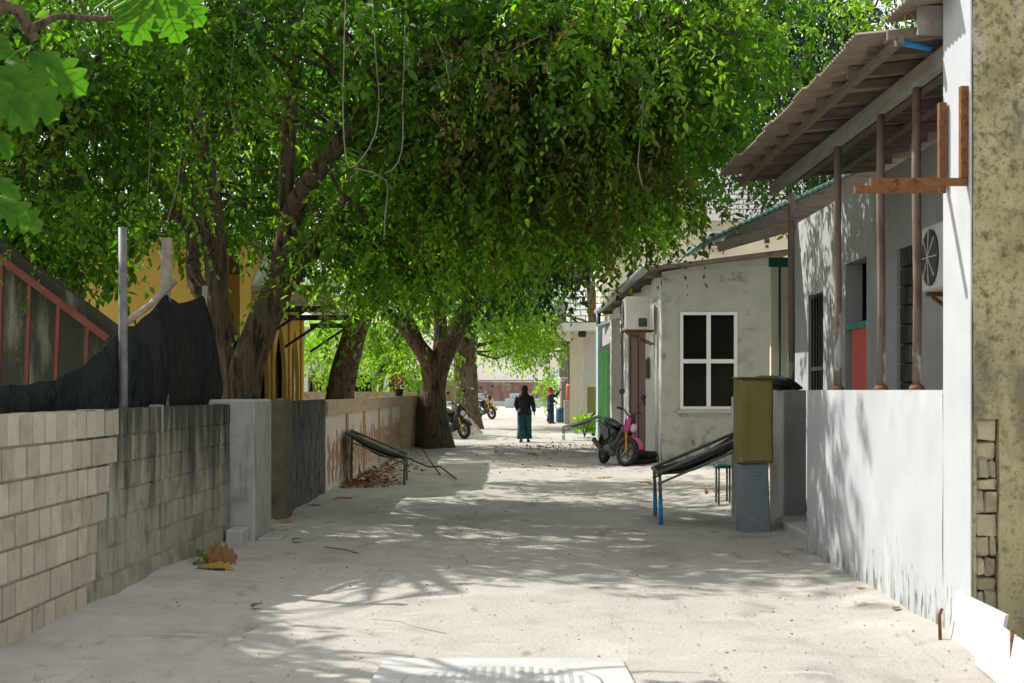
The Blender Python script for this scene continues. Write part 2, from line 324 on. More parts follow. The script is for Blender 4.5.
# ------------------------------------------------------------------ left walls
def lx(y): return -2.93+.0153*(y-5)
def blocks(mb, y0f, y1f, H, face, bl=.215, bh=.195, dpt=.14, gap=.018, top_jit=0.01):
    n = int(round(H/bh))
    for r in range(n):
        a, b = y0f(r), y1f(r); y = a-(bl/2 if r % 2 else 0)-random.uniform(0, .04)
        while y < b-.05:
            e = min(y+bl, b); s0 = max(y, a)
            if e-s0 > .05:
                j = random.uniform(-.006, .006); z0, z1 = r*bh+gap/2, (r+1)*bh-gap/2+(random.uniform(-.004, top_jit) if r == n-1 else 0)
                x1a, x1b = face(s0)+j, face(e)+j
                p = [(x1a-dpt, s0+gap/2, z0), (x1a, s0+gap/2, z0), (x1b, e-gap/2, z0), (x1b-dpt, e-gap/2, z0)]
                mb.hexa(p+[(q[0], q[1], z1) for q in p])
            y += (e-y if y+bl <= b else bl)
def bound(r): return 10.05+.135*r+(.10 if r % 2 else 0)
t = thing('block_wall', 'low wall of pale bare coral blocks nearest the camera on the left', 'wall', (-2.9, 8, 0))
mb = MB(); blocks(mb, lambda r: 3.2, bound, 1.37, lx); build('block', mb, m_block, t)
mb = MB(); p = [(lx(3.2)-.15, 3.2, -.1), (lx(3.2)-.016, 3.2, -.1), (lx(9.9)-.016, 9.9, -.1), (lx(9.9)-.15, 9.9, -.1)]
mb.hexa(p+[(q[0], q[1], 1.35) for q in p]); build('mortar', mb, m_mortar, t)
t = thing('block_wall', 'older low block wall blackened with moss between the pale blocks and the grey pier', 'wall', (-2.82, 12.5, 0))
mb = MB(); blocks(mb, bound, lambda r: 14.8, 1.37, lx, dpt=.15); build('block', mb, m_oldblock, t)
mb = MB(); p = [(lx(9.91)-.16, 9.91, -.1), (lx(9.91)-.007, 9.91, -.1), (lx(14.8)-.007, 14.8, -.1), (lx(14.8)-.16, 14.8, -.1)]
mb.hexa(p+[(q[0], q[1], 1.36) for q in p]); build('mortar', mb, m_oldblock, t)
mb = MB(); p = [(lx(12)-.1, 12.08, .02), (lx(12)+.006, 12.08, .02), (lx(12)+.006, 12.13, .02), (lx(12)-.1, 12.13, .02)]
mb.hexa(p+[(q[0], q[1], 1.382) for q in p]); build('cement_joint', mb, m_mortar, t)

t = thing('gate_pier', 'grey rendered gate pier standing out from the end of the mossy wall', 'pier', (-2.75, 15.3, 0))
mb = MB(); mb.rbox(-3.0, -2.54, 14.81, 15.85, -.05, 1.405, .02); build('pier_body', mb, m_render_old, t)
mb = MB(); mb.rbox(-2.76, -2.60, 14.45, 14.80, -.05, .15, .01); build('plinth_block', mb, m_manhole, t)
mb = MB(); mb.rbox(-2.53, -2.30, 14.9, 15.6, -.02, .03, .01)
tag(build('paving_slab', mb, m_render_old, loc=(-2.42, 15.25, 0)), 'small flat cement slab at the foot of the grey gate pier', 'slab')

t = thing('boundary_wall', 'short near black stained block wall beyond the grey gate pier', 'wall', (-2.7, 19, 0))
mb = MB(); mb.rbox(-2.86, -2.60, 17.2, 17.75, -.05, 1.40, .012); build('end_pillar', mb, m_brownblock, t)
def bx(y): return -2.63-.014*(y-17.4)
mb = MB(); blocks(mb, lambda r: 17.76, lambda r: 21.6, 1.37, bx, dpt=.15); build('block', mb, m_blackblock, t)
mb = MB(); p = [(bx(17.8)-.15, 17.77, -.1), (bx(17.8)-.006, 17.77, -.1), (bx(21.6)-.006, 21.59, -.1), (bx(21.6)-.15, 21.59, -.1)]
mb.hexa(p+[(q[0], q[1], 1.355) for q in p]); build('mortar', mb, m_blackblock, t)

# painted wall with wavy orange pattern
t = thing('painted_wall', 'low white wall with tan cap, tan strips and wavy orange painted pattern', 'wall', (-2.7, 30, 0))
A, B, C3 = (-2.69, 21.65), (-2.75, 37.5), (-2.2, 41.2)
def wallseg(mb, a, b, z0, z1, th=.15, out=0):
    a, b = Vector(a), Vector(b); d = (b-a).normalized(); nrm = Vector((d.y, -d.x))
    p0, p1 = a+nrm*out, b+nrm*out; q0, q1 = a-nrm*th, b-nrm*th
    p = [(q0.x, q0.y, z0), (p0.x, p0.y, z0), (p1.x, p1.y, z0), (q1.x, q1.y, z0)]
    mb.hexa(p+[(q[0], q[1], z1) for q in p])
mb = MB(); wallseg(mb, A, B, -.05, 1.12); build('wall_panel', mb, m_creamwall, t)
mb = MB(); wallseg(mb, B, C3, -.05, 1.12, out=.002); build('wall_panel', mb, m_tan, t)
mb = MB(); wallseg(mb, A, B, 1.12, 1.35, .17, .03); wallseg(mb, (B[0], B[1]+.01), C3, 1.12, 1.36, .17, .03); build('wall_cap', mb, m_tan, t)
def wx(y): return A[0]+(B[0]-A[0])*(y-A[1])/(B[1]-A[1])
for y in (24.5, 27.4, 30.6, 33.8, 36.9):
    mb = MB(); wallseg(mb, (wx(y-.14), y-.14), (wx(y+.14), y+.14), -.04, 1.118, .02, .022 if y < 36 else .1); build('strip', mb, m_orange if y < 36 else m_tan, t)
pat = MB()
def ribbon(mb, pts, wd):
    for a, b in zip(pts[:-1], pts[1:]):
        d = Vector((b[0]-a[0], b[1]-a[1])).normalized(); n = Vector((-d.y, d.x))*wd/2
        q = [(a[0]+n.x, a[1]+n.y), (b[0]+n.x, b[1]+n.y), (b[0]-n.x, b[1]-n.y), (a[0]-n.x, a[1]-n.y)]
        mb.add([(wx(y)+.006, y, z) for y, z in q], [(0, 1, 2, 3)])
for y0, y1 in ((21.75, 24.3), (24.7, 27.2), (27.6, 30.4), (30.8, 33.6), (34, 36.7)):
    n = 5
    for k in range(n):
        c = y0+(y1-y0)*(k+.5)/n; top = .78+.12*math.sin(k*2.1+y0)
        ribbon(pat, [(c+.12*math.sin(q*1.4+k*1.7), .12+(top-.12)*q/9) for q in range(10)], .11)
        ribbon(pat, [(c+.17+.1*math.cos(q*1.9+k), .3+.42*q/6) for q in range(7)], .07)
build('painted_pattern', pat, m_orange, t)

# small flower pot figure on the wall and a low yard wall beyond
mb = MB(); wallseg(mb, (-6.5, 44), (-3.0, 47), 0, 1.45); tag(build('yard_wall', mb, m_tan, loc=(-4.5, 45.5, 0)), 'low tan yard wall seen behind the painted wall', 'wall')
t = thing('potted_plant', 'small dark pot with a red flower on top of the painted wall', 'potted plant', (-2.76, 36.9, 1.35))
mb = MB(); mb.lathe([(.08, 1.352), (.12, 1.52), (.13, 1.53), (.10, 1.53)], (-2.78, 36.9, 0)); build('pot', mb, m_black, t)
mb = MB()
for i in range(14):
    a = i*2.4; c = Vector((-2.78+.09*math.cos(a), 36.9+.09*math.sin(a), 1.58+.025*i)); mb.rbox(c.x-.04, c.x+.04, c.y-.04, c.y+.04, c.z-.03, c.z+.03, .02)
build('flower', mb, m_terra, t)

# shade net, posts
def tagged_tube(name, pts, r, mat, label, cat, group=None, n=10):
    mb = MB(); mb.tube(pts, r, n); return tag(build(name, mb, mat, loc=pts[0]), label, cat, group)
tagged_tube('metal_post', [(-3.11, 12.0, 0), (-3.11, 12.0, 1.6), (-3.115, 12.0, 2.80)], .036, m_greymetal, 'tall thin grey post tied to the black net above the block wall', 'post')
tagged_tube('wooden_post', [P(163, 480, 13.7), P(164, 330, 13.7), P(167, 238, 13.7)], .05, m_vine, 'pale wooden post holding the peak of the black net', 'post')
tagged_tube('bamboo_pole', [P(127, 322, 12.5), P(150, 305, 13.1), P(174, 282, 13.72)], .03, m_vine, 'short slanting pale pole lashed across the two net posts', 'pole')
def netmesh(top, bot, n=90, m=14, sag=.05):
    vs = []
    for i in range(n+1):
        u = i/n
        def ev(L):
            k = min(int(u*(len(L)-1)), len(L)-2); f = u*(len(L)-1)-k; return L[k].lerp(L[k+1], f)
        a, b = ev(top), ev(bot)
        for j in range(m+1):
            v = j/m; p = a.lerp(b, v)
            p = p+Vector(((.020*math.sin(u*17+v*4)+.012*math.sin(u*51-v*5)+.006*math.sin(u*113+v*3))*min(1, v*3)+sag*math.sin(v*PI), 0, .006*math.sin(u*37)*(1-v)))
            vs.append(p)
    mb = MB(); mb.add(vs, [(i*(m+1)+j, (i+1)*(m+1)+j, (i+1)*(m+1)+j+1, i*(m+1)+j+1) for i in range(n) for j in range(m)], None, True); return mb
mb = netmesh([P(-40, 392, 8.9), P(0, 387, 9.3), P(30, 384, 9.9), P(55, 380, 10.5), P(85, 364, 11.2), P(105, 345, 11.8), P(121, 330, 12.2)],
             [P(-40, 425, 8.9), P(0, 419, 9.3), P(30, 416, 9.9), P(55, 413, 10.5), P(85, 411, 11.2), P(105, 410, 11.8), P(121, 409, 12.2)])
o = tag(build('shade_net', mb, m_net, loc=(-3.1, 11, 1.3)), 'low black shade net sagging along the top of the pale block wall', 'net')
mb = netmesh([P(122, 328, 12.25), P(135, 325, 12.7), P(150, 312, 13.1), P(166, 294, 13.6), P(178, 304, 14.1), P(203, 296, 14.9), P(211, 318, 15.2), P(218, 355, 15.3)],
             [P(122, 408, 12.25), P(135, 408, 12.7), P(150, 408, 13.1), P(166, 408, 13.6), P(178, 407, 14.1), P(197, 407, 14.7), P(208, 407, 15.1), P(216, 406, 15.2)])
tag(build('shade_net', mb, m_net, loc=(-3.1, 13.5, 1.3)), 'tall black shade net stretched up to a peak beside the tree trunk', 'net')
for o in list(COL.objects):
    if o.name.startswith('shade_net'):
        md = o.modifiers.new('s', 'SOLIDIFY'); md.thickness = .006
tagged_tube('short_stake', [P(200, 410, 15.0), P(205, 286, 15.0)], .028, m_vine, 'short pale stake at the right end of the tall black net', 'stake')

# stair with red railing
t = thing('concrete_stair', 'dark mildewed concrete stair side with red iron railing behind the net', 'stair', (-4.5, 15.4, 0))
D = 15.4
a, b = P(-60, 197, D), P(120, 329, D)
mb = MB(); mb.prism([(a.x, -.0), (a.x, a.z-.15), (b.x, b.z-.15), (b.x+.05, b.z-.25), (b.x+.05, 0)], D+.1, D+1.2, 'Y'); build('stair_wall', mb, m_oldblock, t)
mb = MB(); mb.prism([(a.x, a.z-.152), (a.x, a.z), (b.x, b.z), (b.x, b.z-.152)], D, D+.22, 'Y'); build('stair_coping', mb, m_oldblock, t)
rl = MB(); rl.seg(P(-60, 213, D-.1), P(108, 339, D-.1), .04, .07); rail = build('handrail', rl, m_red, t)
for x in (-30, 2, 30, 59, 88):
    yy = 213+(339-213)*(x+60)/168
    rl = MB(); rl.seg(P(x, yy-1, D-.1), P(x-4, 400, D-.1), .035, .035); build('baluster', rl, m_red, rail)

# ------------------------------------------------------------------ yellow building with pointed arches
t = thing('yellow_building', 'yellow building with pointed arches and a teal topped hip roof behind the trees', 'building', (-7, 30, 0))
fx = -4.24
def arch_wall(mb, x, y0, y1, zt, arches, th=.3):
    """wall in plane X=x with pointed openings (y centre, half width, spring z, peak z)"""
    cuts = sorted(arches); y = y0
    for c, hw, zs, zp in cuts:
        mb.box(x-th, x, y, c-hw, 0, zt); pts = []
        for k in range(9):
            u = k/8; pts.append((c-hw*(1-u)**.75 if False else c-hw*math.cos(u*PI/2)**.8, zs+(zp-zs)*u**.9))
        for s in (-1, 1):
            poly = [(c+s*abs(q[0]-c), q[1]) for q in pts]+[(c, zt), (c+s*hw, zt)]
            mb.prism(poly, x-th, x, 'X')
        y = c+hw
    mb.box(x-th, x, y, y1, 0, zt)
mb = MB(); arch_wall(mb, fx, 23.8, 30.2, 3.85, th=.08, arches=[(25.5, .70, 1.5, 2.65), (27.5, .72, 1.5, 2.7), (29.3, .58, 1.5, 2.7)])
mb.box(-13, fx-.302, 23.8, 24.1, 0, 3.85); mb.box(-13, fx-.302, 30.3, 30.6, 0, 3.84); build('wall', mb, m_yellow, t)
mb = MB(); mb.box(fx-.16, fx-.12, 24.2, 30.1, 0, 3.0); build('window', mb, m_glass, t)  # dark sheet close behind the arches paints their shaded openings
for y in (24.35, 26.36, 28.36, 30.0):
    mb = MB(); mb.rbox(fx+.003, fx+.06, y, y+.16, 0, 2.95, .02); build('column', mb, m_yellow, t)
mb = MB(); e0, e1, f0, f1 = fx+.004, -3.15, 24.4, 32.2
R = [(e0, f0, 3.1), (e1, f0, 3.1), (e1, f1, 3.1), (e0, f1, 3.1), (e0, f0, 3.2), (e1, f0, 3.2), (e1, f1, 3.2), (e0, f1, 3.2), (fx+.004, 25.6, 3.80), (fx+.25, 25.8, 3.80), (fx+.25, 30.6, 3.80), (fx+.004, 30.8, 3.80)]
mb.add(R, [(0, 1, 2, 3), (0, 1, 5, 4), (1, 2, 6, 5), (2, 3, 7, 6), (3, 0, 4, 7), (4, 5, 9, 8), (5, 6, 10, 9), (6, 7, 11, 10), (7, 4, 8, 11), (8, 9, 10, 11)])
roof = build('roof', mb, m_galv, t)
mb = MB(); mb.box(fx+.26, -3.45, 29.0, 29.06, 3.50, 3.68); build('teal_fascia', mb, m_teal, roof)
mb = MB(); mb.box(-13.1, fx+.06, 23.6, 30.8, 3.855, 3.97); build('roof_slab', mb, m_tim, t)
mb = MB(); mb.box(e1-.06, e1-.003, f0+.01, f1-.01, 2.95, 3.098); mb.box(fx+.01, e1-.07, f0+.06, f0+.10, 2.95, 3.098); build('eave_board', mb, m_tan, roof)
for y in (25, 28, 31.5):
    mb = MB(); mb.seg((fx, y, 2.85), (e1+.1, y, 2.85), .06, .1); mb.seg((fx, y, 2.3), (e1-.3, y, 2.83), .05, .05); build('bracket', mb, m_black, t)

# far pale house in the garden gap
t = thing('far_house', 'pale house glimpsed through the garden between the leaning trunk and big tree', 'house', (-12, 70, 0))
mb = MB(); mb.box(-20, -5.5, 70, 76, 0, 3.2); build('wall', mb, m_creamwhite, t)
mb = MB(); mb.prism([(-20.6, 3.2), (-5, 3.2), (-6.5, 4.4), (-19, 4.4)], 69.4, 76.6); build('roof', mb, m_galv, t)
for x in (-9, -7):
    mb = MB(); mb.box(x-.5, x+.5, 69.95, 69.99, .9, 2.2); build('window', mb, m_glass, t)

# ------------------------------------------------------------------ right side: near corner wall
t = thing('corner_wall', 'tall mossy yellow plaster wall with exposed stones and a white painted side', 'wall', (3.5, 9, 0))
mb = MB(); mb.box(2.685, 7, 8.82, 9.28, -.1, 5.4); build('wall_core', mb, m_brownblock, t)
def nb(mb, x0, x1, z0, z1):
    nxx, nz = max(1, int((x1-x0)/.05)), max(1, int((z1-z0)/.05)); vs = []
    for j in range(nz+1):
        for i in range(nxx+1):
            x, z = x0+(x1-x0)*i/nxx, z0+(z1-z0)*j/nz
            vs.append((x, 8.735+.008*math.sin(x*9+z*4)+.006*math.sin(z*13-x*5), z))
    mb.add(vs, [(j*(nxx+1)+i, j*(nxx+1)+i+1, (j+1)*(nxx+1)+i+1, (j+1)*(nxx+1)+i) for j in range(nz) for i in range(nxx)], None, True)
    mb.box(x0, x1, 8.76, 8.818, z0, z1)
mb = MB(); nb(mb, 2.685, 7, 1.33, 5.4); nb(mb, 2.835, 7, -.1, 1.33); nb(mb, 2.685, 2.705, .02, 1.33); build('plaster_face', mb, m_moss, t)
st = MB(); z = .02
while z < 1.29:
    h = random.uniform(.06, .15); x = 2.706
    for ww in random.choice([[.126], [.126], [.05, .076], [.08, .046]]):
        st.rbox(x+.002, x+ww-.002, 8.742+random.uniform(0, .03), 8.83, z+.004, min(z+h, 1.325), random.uniform(.006, .014), R=None)
        st.v[-24:] = [(a+random.uniform(-.009, .009), b+random.uniform(-.006, .006), c+random.uniform(-.010, .010)) for a, b, c in st.v[-24:]]
        x += ww
    z += h+.003
build('exposed_stone', st, m_stone, t)
mb = MB(); mb.rbox(2.672, 2.683, 8.742, 9.30, -.05, 5.4, .004); build('white_face', mb, m_white, t)

t = thing('garden_wall', 'bright white painted low wall running along the right of the street', 'wall', (2.75, 11.5, 0))
mb = MB(); n = 30; vs = []
for i in range(n+1):
    y = 9.305+(13.62-9.305)*i/n
    for j in range(13):
        z = -.05+1.55*j/12; vs.append((2.676+.006*math.sin(y*2.3+z*2)+.004*math.sin(y*7+z*5), y, z))
mb.add(vs, [(i*13+j, (i+1)*13+j, (i+1)*13+j+1, i*13+j+1) for i in range(n) for j in range(12)], None, True)
mb.box(2.69, 2.86, 9.303, 13.62, -.05, 1.499); build('wall_body', mb, m_white, t)
t = thing('gate_pier', 'square grey cement pier at the far side of the porch gateway', 'pier', (3.15, 16.9, 0))
mb = MB(); mb.rbox(3.0, 3.24, 16.52, 17.4, -.05, 1.50, .01); build('pier_body', mb, m_pier, t)
mb = MB(); mb.box(2.99, 2.998, 16.53, 17.39, -.05, 1.495); build('white_side', mb, m_paint, t)
mb = MB(); mb.rbox(2.84, 3.5, 14.2, 16.5, -.05, .12, .02); tag(build('doorstep', mb, m_manhole, loc=(3.1, 15, 0)), 'pale concrete step in the gateway beside the grey pier', 'step')

# leaning boards by the corner
def leaned(name, y0, y1, x0, x1, h, tilt, label, mat=None):
    mb = MB(); mb.add([], [])
    p = [(x0, y0, .0), (x0+.02, y0, .0), (x1+.02, y1, .0), (x1, y1, .0)]
    mb.hexa(p+[(q[0]+tilt, q[1], h) for q in p]); return tag(build(name, mb, mat or m_board, loc=(x0, y0, 0)), label, 'board', 'whitewashed boards by the corner')
leaned('board', 8.0, 8.95, 2.58, 2.60, .30, .05, 'longer off-white board leaning at the foot of the mossy corner')
leaned('board', 7.2, 8.2, 2.44, 2.53, .27, .04, 'nearer bright white board standing in the sand before the mossy corner')
tagged_tube('iron_stake', [(2.55, 8.93, 0), (2.545, 8.93, .16), (2.56, 8.93, .2)], .011, m_rust, 'rusty iron stake at the far end of the leaning boards', 'stake')
tagged_tube('iron_stake', [(2.50, 7.5, 0), (2.50, 7.5, .3)], .011, m_rust, 'rusty iron stake in front of the nearer white board', 'stake')

# porch house: back wall with openings
XB = 3.9
t = thing('porch_house', 'grey rendered house wall with dark doorway and window behind the rusty posts', 'house', (5, 15, 0))
mb = MB()
ops = [(14.55, 15.2, 1.0, 2.92), (16.5, 17.55, 0, 2.97), (18.8, 19.75, .9, 2.74)]
y = 9.29
for o0, o1, z0, z1 in ops:
    mb.box(XB, XB+.2, y, o0, 0, 3.78); mb.box(XB, XB+.2, o0, o1, z1, 3.78)
    if z0 > 0: mb.box(XB, XB+.2, o0, o1, 0, z0)
    y = o1
mb.box(XB, XB+.2, y, 21.2, 0, 3.78); build('wall', mb, m_greywall, t)
mb = MB(); mb.box(7.2, 7.4, 9.3, 21.2, 0, 3.7); mb.box(XB+.2, 7.2, 21.0, 21.2, 0, 3.7); mb.box(XB+.2, 7.2, 9.3, 21.0, 3.55, 3.7); build('inner_wall', mb, m_greyrender, t)
mb = MB()
for r in range(10):
    z = 1.0+r*.193; mb.rbox(XB+.03, XB+.12, 14.56, 14.95 if r % 2 else 14.8, z, z+.18, .008); mb.rbox(XB+.03, XB+.12, 14.96 if r % 2 else 14.81, 15.19, z, z+.18, .008)
build('block_infill', mb, m_blackblock, t)
d = MB(); d.box(XB+.03, XB+.07, 16.55, 17.35, 0, 2.2); dd = build('door', d, m_redpanel, t)
d = MB(); d.box(XB+.01, XB+.08, 16.51, 17.54, 2.2, 2.27); build('door_head', d, m_teal, dd)
d = MB(); d.box(XB+.07, XB+.11, 18.82, 19.73, .9, 2.72); wd = build('window', d, m_glass, t)
d = MB()
for k in range(6): d.box(XB+.03, XB+.05, 18.84+k*.17, 18.86+k*.17, .92, 2.7)
d.box(XB+.025, XB+.055, 18.82, 19.73, 1.75, 1.80); build('window_bar', d, m_black, wd)
# porch floor
mb = MB(); mb.box(2.87, 3.89, 9.31, 14.18, -.04, .13); mb.box(3.51, 3.89, 14.19, 21, -.04, .13); build('porch_floor', mb, m_pier, t)

def corrugated(x0, x1, y0, y1, zf, along='Y', pitch=.076, amp=.011, nx=6):
    """sheet whose waves march along Y; zf(x,y) gives the height"""
    ny = int((y1-y0)/pitch*6); mb = MB(); vs = []
    for j in range(ny+1):
        y = y0+(y1-y0)*j/ny
        for i in range(nx+1):
            x = x0+(x1-x0)*i/nx
            if i == 0: x += .015*math.sin(y*1.7)+.02*(int(y/.9) % 2)
            vs.append((x, y, zf(x, y)+amp*math.sin(2*PI*y/pitch)))
    mb.add(vs, [(j*(nx+1)+i, j*(nx+1)+i+1, (j+1)*(nx+1)+i+1, (j+1)*(nx+1)+i) for j in range(ny) for i in range(nx)], None, True); return mb
t = thing('porch_roof', 'sloping corrugated porch roof on weathered rafters above the rusty posts', 'roof', (3, 12, 3.7))
zr = lambda x, y: 3.765+.10*(x-2.2)+.012*math.sin(y*.9)
for i, (a, b) in enumerate([(9.55, 11.3), (11.22, 13.0), (12.92, 14.6), (14.52, 16.0)]):
    o = build('roof_sheet', corrugated(2.2-.03*(i % 2), 4.25, a, b, lambda x, y, i=i: zr(x, y)+.008*(i % 2)), m_sheet, t)
    md = o.modifiers.new('s', 'SOLIDIFY'); md.thickness = .004
o = build('roof_sheet', corrugated(2.42, 4.25, 9.0, 9.75, lambda x, y: zr(x, y)+.10), m_sheet, t); md = o.modifiers.new('s', 'SOLIDIFY'); md.thickness = .004
mb = MB(); mb.seg((2.78, 9.31, 3.64), (2.78, 16.05, 3.64), .05, .13); build('beam', mb, m_timlight, t)
mb = MB(); mb.seg((2.44, 9.4, 3.70), (2.44, 16.0, 3.70), .035, .06); build('purlin', mb, m_tim, t)
for k, y in enumerate([9.42, 9.95, 10.5, 11.05, 11.6, 12.2, 12.8, 13.4, 14.0, 14.65, 15.3, 15.9]):
    mb = MB(); s = .01*math.sin(k*2.3)
    mb.hexa([(2.36, y, 3.70+s), (3.88, y, 3.82+s), (3.88, y+.04, 3.82+s), (2.36, y+.04, 3.70+s), (2.36, y, 3.758), (3.88, y, 3.905), (3.88, y+.04, 3.905), (2.36, y+.04, 3.758)])
    build('rafter', mb, m_tim, t)
    mb = MB(); mb.hexa([(2.40, y+.22, 3.735), (3.88, y+.22, 3.875), (3.88, y+.27, 3.875), (2.40, y+.27, 3.735), (2.40, y+.22, 3.757), (3.88, y+.22, 3.90), (3.88, y+.27, 3.90), (2.40, y+.27, 3.757)])
    if k % 3 != 1 and y < 15.5: build('batten', mb, m_timlight, t)
for x in (3.1, 3.45):
    mb = MB(); mb.seg((x, 9.4, 3.70+.1*(x-2.5)), (x, 16, 3.70+.1*(x-2.5)), .08, .03); build('purlin', mb, m_tim, t)
mb = MB(); mb.box(2.535, 3.88, 9.36, 9.40, 3.72, 3.90); build('end_board', mb, m_timlight, t)
labels = ['rusty pipe post nearest the corner, first of the porch posts', 'brown pipe post second from the corner on the white wall',
          'brown pipe post third from the corner on the white wall', 'thin rusty post farthest away, on the grey gateway pier']
for (x, y, zt), lb in zip([(2.78, 10.3, 3.57), (2.78, 11.3, 3.57), (2.78, 12.8, 3.57), (3.12, 16.75, 3.70)], labels):
    q = thing('porch_post', lb, 'post', (x, y, 1.5), 'rusty posts holding the porch roof')
    mb = MB(); mb.tube([(x, y, 1.502), (x+.004, y, 2.2), (x-.004, y, 3), (x, y, zt)], [.032, .030, .033, .031] if zt < 3.6 else .038, 12); build('pipe', mb, m_post, q)
    mb = MB(); mb.lathe([(.058, 1.502), (.056, 1.512), (.043, 1.535)], (x, y, 0), n=12); build('base_plate', mb, m_rust, q)

def bracket(y, xo, z, zt, label, lx0=2.66):
    q = thing('iron_bracket', label, 'bracket', (lx0, y, z), 'rusty iron brackets on the corner wall')
    mb = MB(); mb.box(xo, lx0, y-.02, y+.02, z-.022, z+.022); build('arm', mb, m_rust, q)
    mb = MB(); mb.box(lx0-.045, lx0, y-.024, y+.024, z+.025, zt); build('upright', mb, m_rust, q)
bracket(9.20, 2.10, 2.73, 3.26, 'dark rusty iron bracket with long arm on the far edge of the white corner')
bracket(8.80, 2.10, 2.72, 3.28, 'orange rusted iron bracket beside the mossy plaster edge', 2.672+.0)
tagged_tube('blue_pipe', [P(901, 43, 9.6), P(915, 45, 9.6), P(931, 48, 9.6)], .022, m_bluepaint, 'short blue plastic pipe tucked under the porch rafters', 'pipe')
lp = [P(912+6*math.cos(a)+4*math.sin(a), 26+13*math.sin(a), 9.5) for a in [i*2*PI/16 for i in range(17)]]
tagged_tube('rope_loop', lp, .005, m_vine, 'pale rope loop hanging under the porch roof end', 'rope', n=6)

# air conditioners ------------------------------------------------
def aircon(name, label, loc, rz, sz=(.8, .3, .56), group='outdoor air conditioner units', bracket=True, parts=True, grimy=False):
    W, Dp, Hh = sz
    t = thing(name, label, 'air conditioner', loc, group, rz, local=True)
    mb = MB(); mb.rbox(-W/2, W/2, -Dp/2, Dp/2, 0, Hh, .018); build('casing', mb, m_ac, t)
    mb = MB(); mb.lathe([(Hh*.42, -Dp/2-.004), (Hh*.42, -Dp/2-.018), (Hh*.39, -Dp/2-.02), (Hh*.1, -Dp/2-.03), (.0, -Dp/2-.03)], (-W*.14, 0, Hh/2), 'Y', 24)
    g = build('fan_grille', mb, m_grille, t)
    mb = MB(); 
    for k in range(8):
        a = k*PI/4; mb.seg((-W*.14, -Dp/2-.032, Hh/2), (-W*.14+Hh*.4*math.cos(a), -Dp/2-.024, Hh/2+Hh*.4*math.sin(a)), .008, .008)
    build('grille_rib', mb, m_ac, g)
    mb = MB(); mb.rbox(W/2-.002, W/2+.03, Dp*.05, Dp*.4, Hh*.08, Hh*.34, .008); build('valve_cover', mb, m_grille, t)
    if bracket:
        for sx in (-.32, .32):
            mb = MB(); mb.seg((sx*W, -Dp/2, -.02), (sx*W, Dp/2+.12, -.02), .04, .035); mb.seg((sx*W, -Dp/2+.05, -.04), (sx*W, Dp/2+.12, -.3), .03, .03); build('bracket', mb, m_rust, t)
    return t
aircon('air_conditioner', 'white air conditioner on rusty shelf in the porch by the corner wall', (3.66, 12.45, 2.33), PI/2*3, (.8, .3, .56))
aircon('air_conditioner', 'large grimy air conditioner hung above the maroon door of the grey house', (2.52, 30.6, 2.72), PI/2*3, (.9, .48, .66))
aircon('air_conditioner', 'white air conditioner high on the cream building wall', (7.9, 57.82, 6.98), 0, (.85, .3, .62))

# ------------------------------------------------------------------ second roof and neighbour
t = thing('neighbour_house', 'low house with teal edged sheet roof between the porch and grey house', 'house', (5, 23, 0))
mb = MB(); mb.box(3.80, 7.0, 22.0, 22.12, 0, 3.30); mb.box(5.3, 7.0, 22.13, 26, 0, 3.30); build('wall', mb, m_cream, t)
mb = MB(); p0, p1 = P(703, 241, 20.6), P(905, 146, 20.6)
k = (p1.z-p0.z)/(p1.x-p0.x)
# corrugated along X at its near edge
vs = []; nn = 240
for j, yy in enumerate((20.6, 23.2)):
    for i in range(nn+1):
        x = p0.x+(7.2-p0.x)*i/nn; vs.append((x, yy, p0.z+k*(x-p0.x)-.10*max(0, x-p1.x)+.02*math.sin(2*PI*x/.076)+.03*j))
mb.add(vs, [(i, i+1, nn+2+i, nn+1+i) for i in range(nn)], None, True); rf = build('roof', mb, m_tealsheet, t)
md = rf.modifiers.new('s', 'SOLIDIFY'); md.thickness = .03; md.offset = -1
q0, q1 = P(717, 249, 20.7), P(950, 183, 20.7)
mb = MB(); 
def topz(x): return p0.z+k*(x-p0.x)-.07
mb.prism([(q0.x, q0.z), (q1.x, q1.z), (q1.x, topz(q1.x)-.2), (p1.x, topz(p1.x)), (q0.x+.15, topz(q0.x+.15))], 20.68, 20.75); build('gable_board', mb, m_tim, rf)
mb = MB(); mb.seg((q0.x, 20.64, q0.z+.02), (q1.x, 20.64, q1.z+.02), .05, .14); build('barge_board', mb, m_tim, rf)
mb = MB(); mb.box(3.76, 5, 21.95, 21.99, 3.30, 3.44); build('fascia', mb, m_tealdark, rf)
tagged_tube('drain_pipe', [(3.90, 21.85, 0), (3.90, 21.85, 3.3)], .018, m_tealdark, 'thin green drain pipe on the cream wall next to the farthest porch post', 'pipe')

# ------------------------------------------------------------------ grey house
GY = 29.2; GX0, GX1 = 2.92, 5.02
t = thing('grey_house', 'small mouldy grey rendered house with white four-pane window and maroon door', 'house', (4, 35, 0))
mb = MB(); x0, x1, z0, z1 = 3.27, 4.38, 1.12, 3.02
mb.box(GX0, x0, GY, GY+.2, -.05, 3.75); mb.box(x1, GX1, GY, GY+.2, -.05, 3.95); mb.box(x0, x1, GY, GY+.2, -.05, z0); mb.box(x0, x1, GY, GY+.2, z1, 3.85)
mb.prism([(GX0, 3.752), (x0, 3.752), (x0, 3.852), (x1, 3.852), (x1, 3.952), (GX1, 3.952), (GX1, 4.15), (GX0, 3.80)], GY, GY+.2)
build('wall', mb, m_greyrender, t)
mb = MB(); mb.box(GX0, GX0+.2, GY+.202, 32.8, -.05, 3.8); mb.box(GX0, GX0+.2, 32.8, 37.6, 3.0, 3.8); mb.box(GX0, GX0+.2, 37.6, 45, -.05, 3.8)
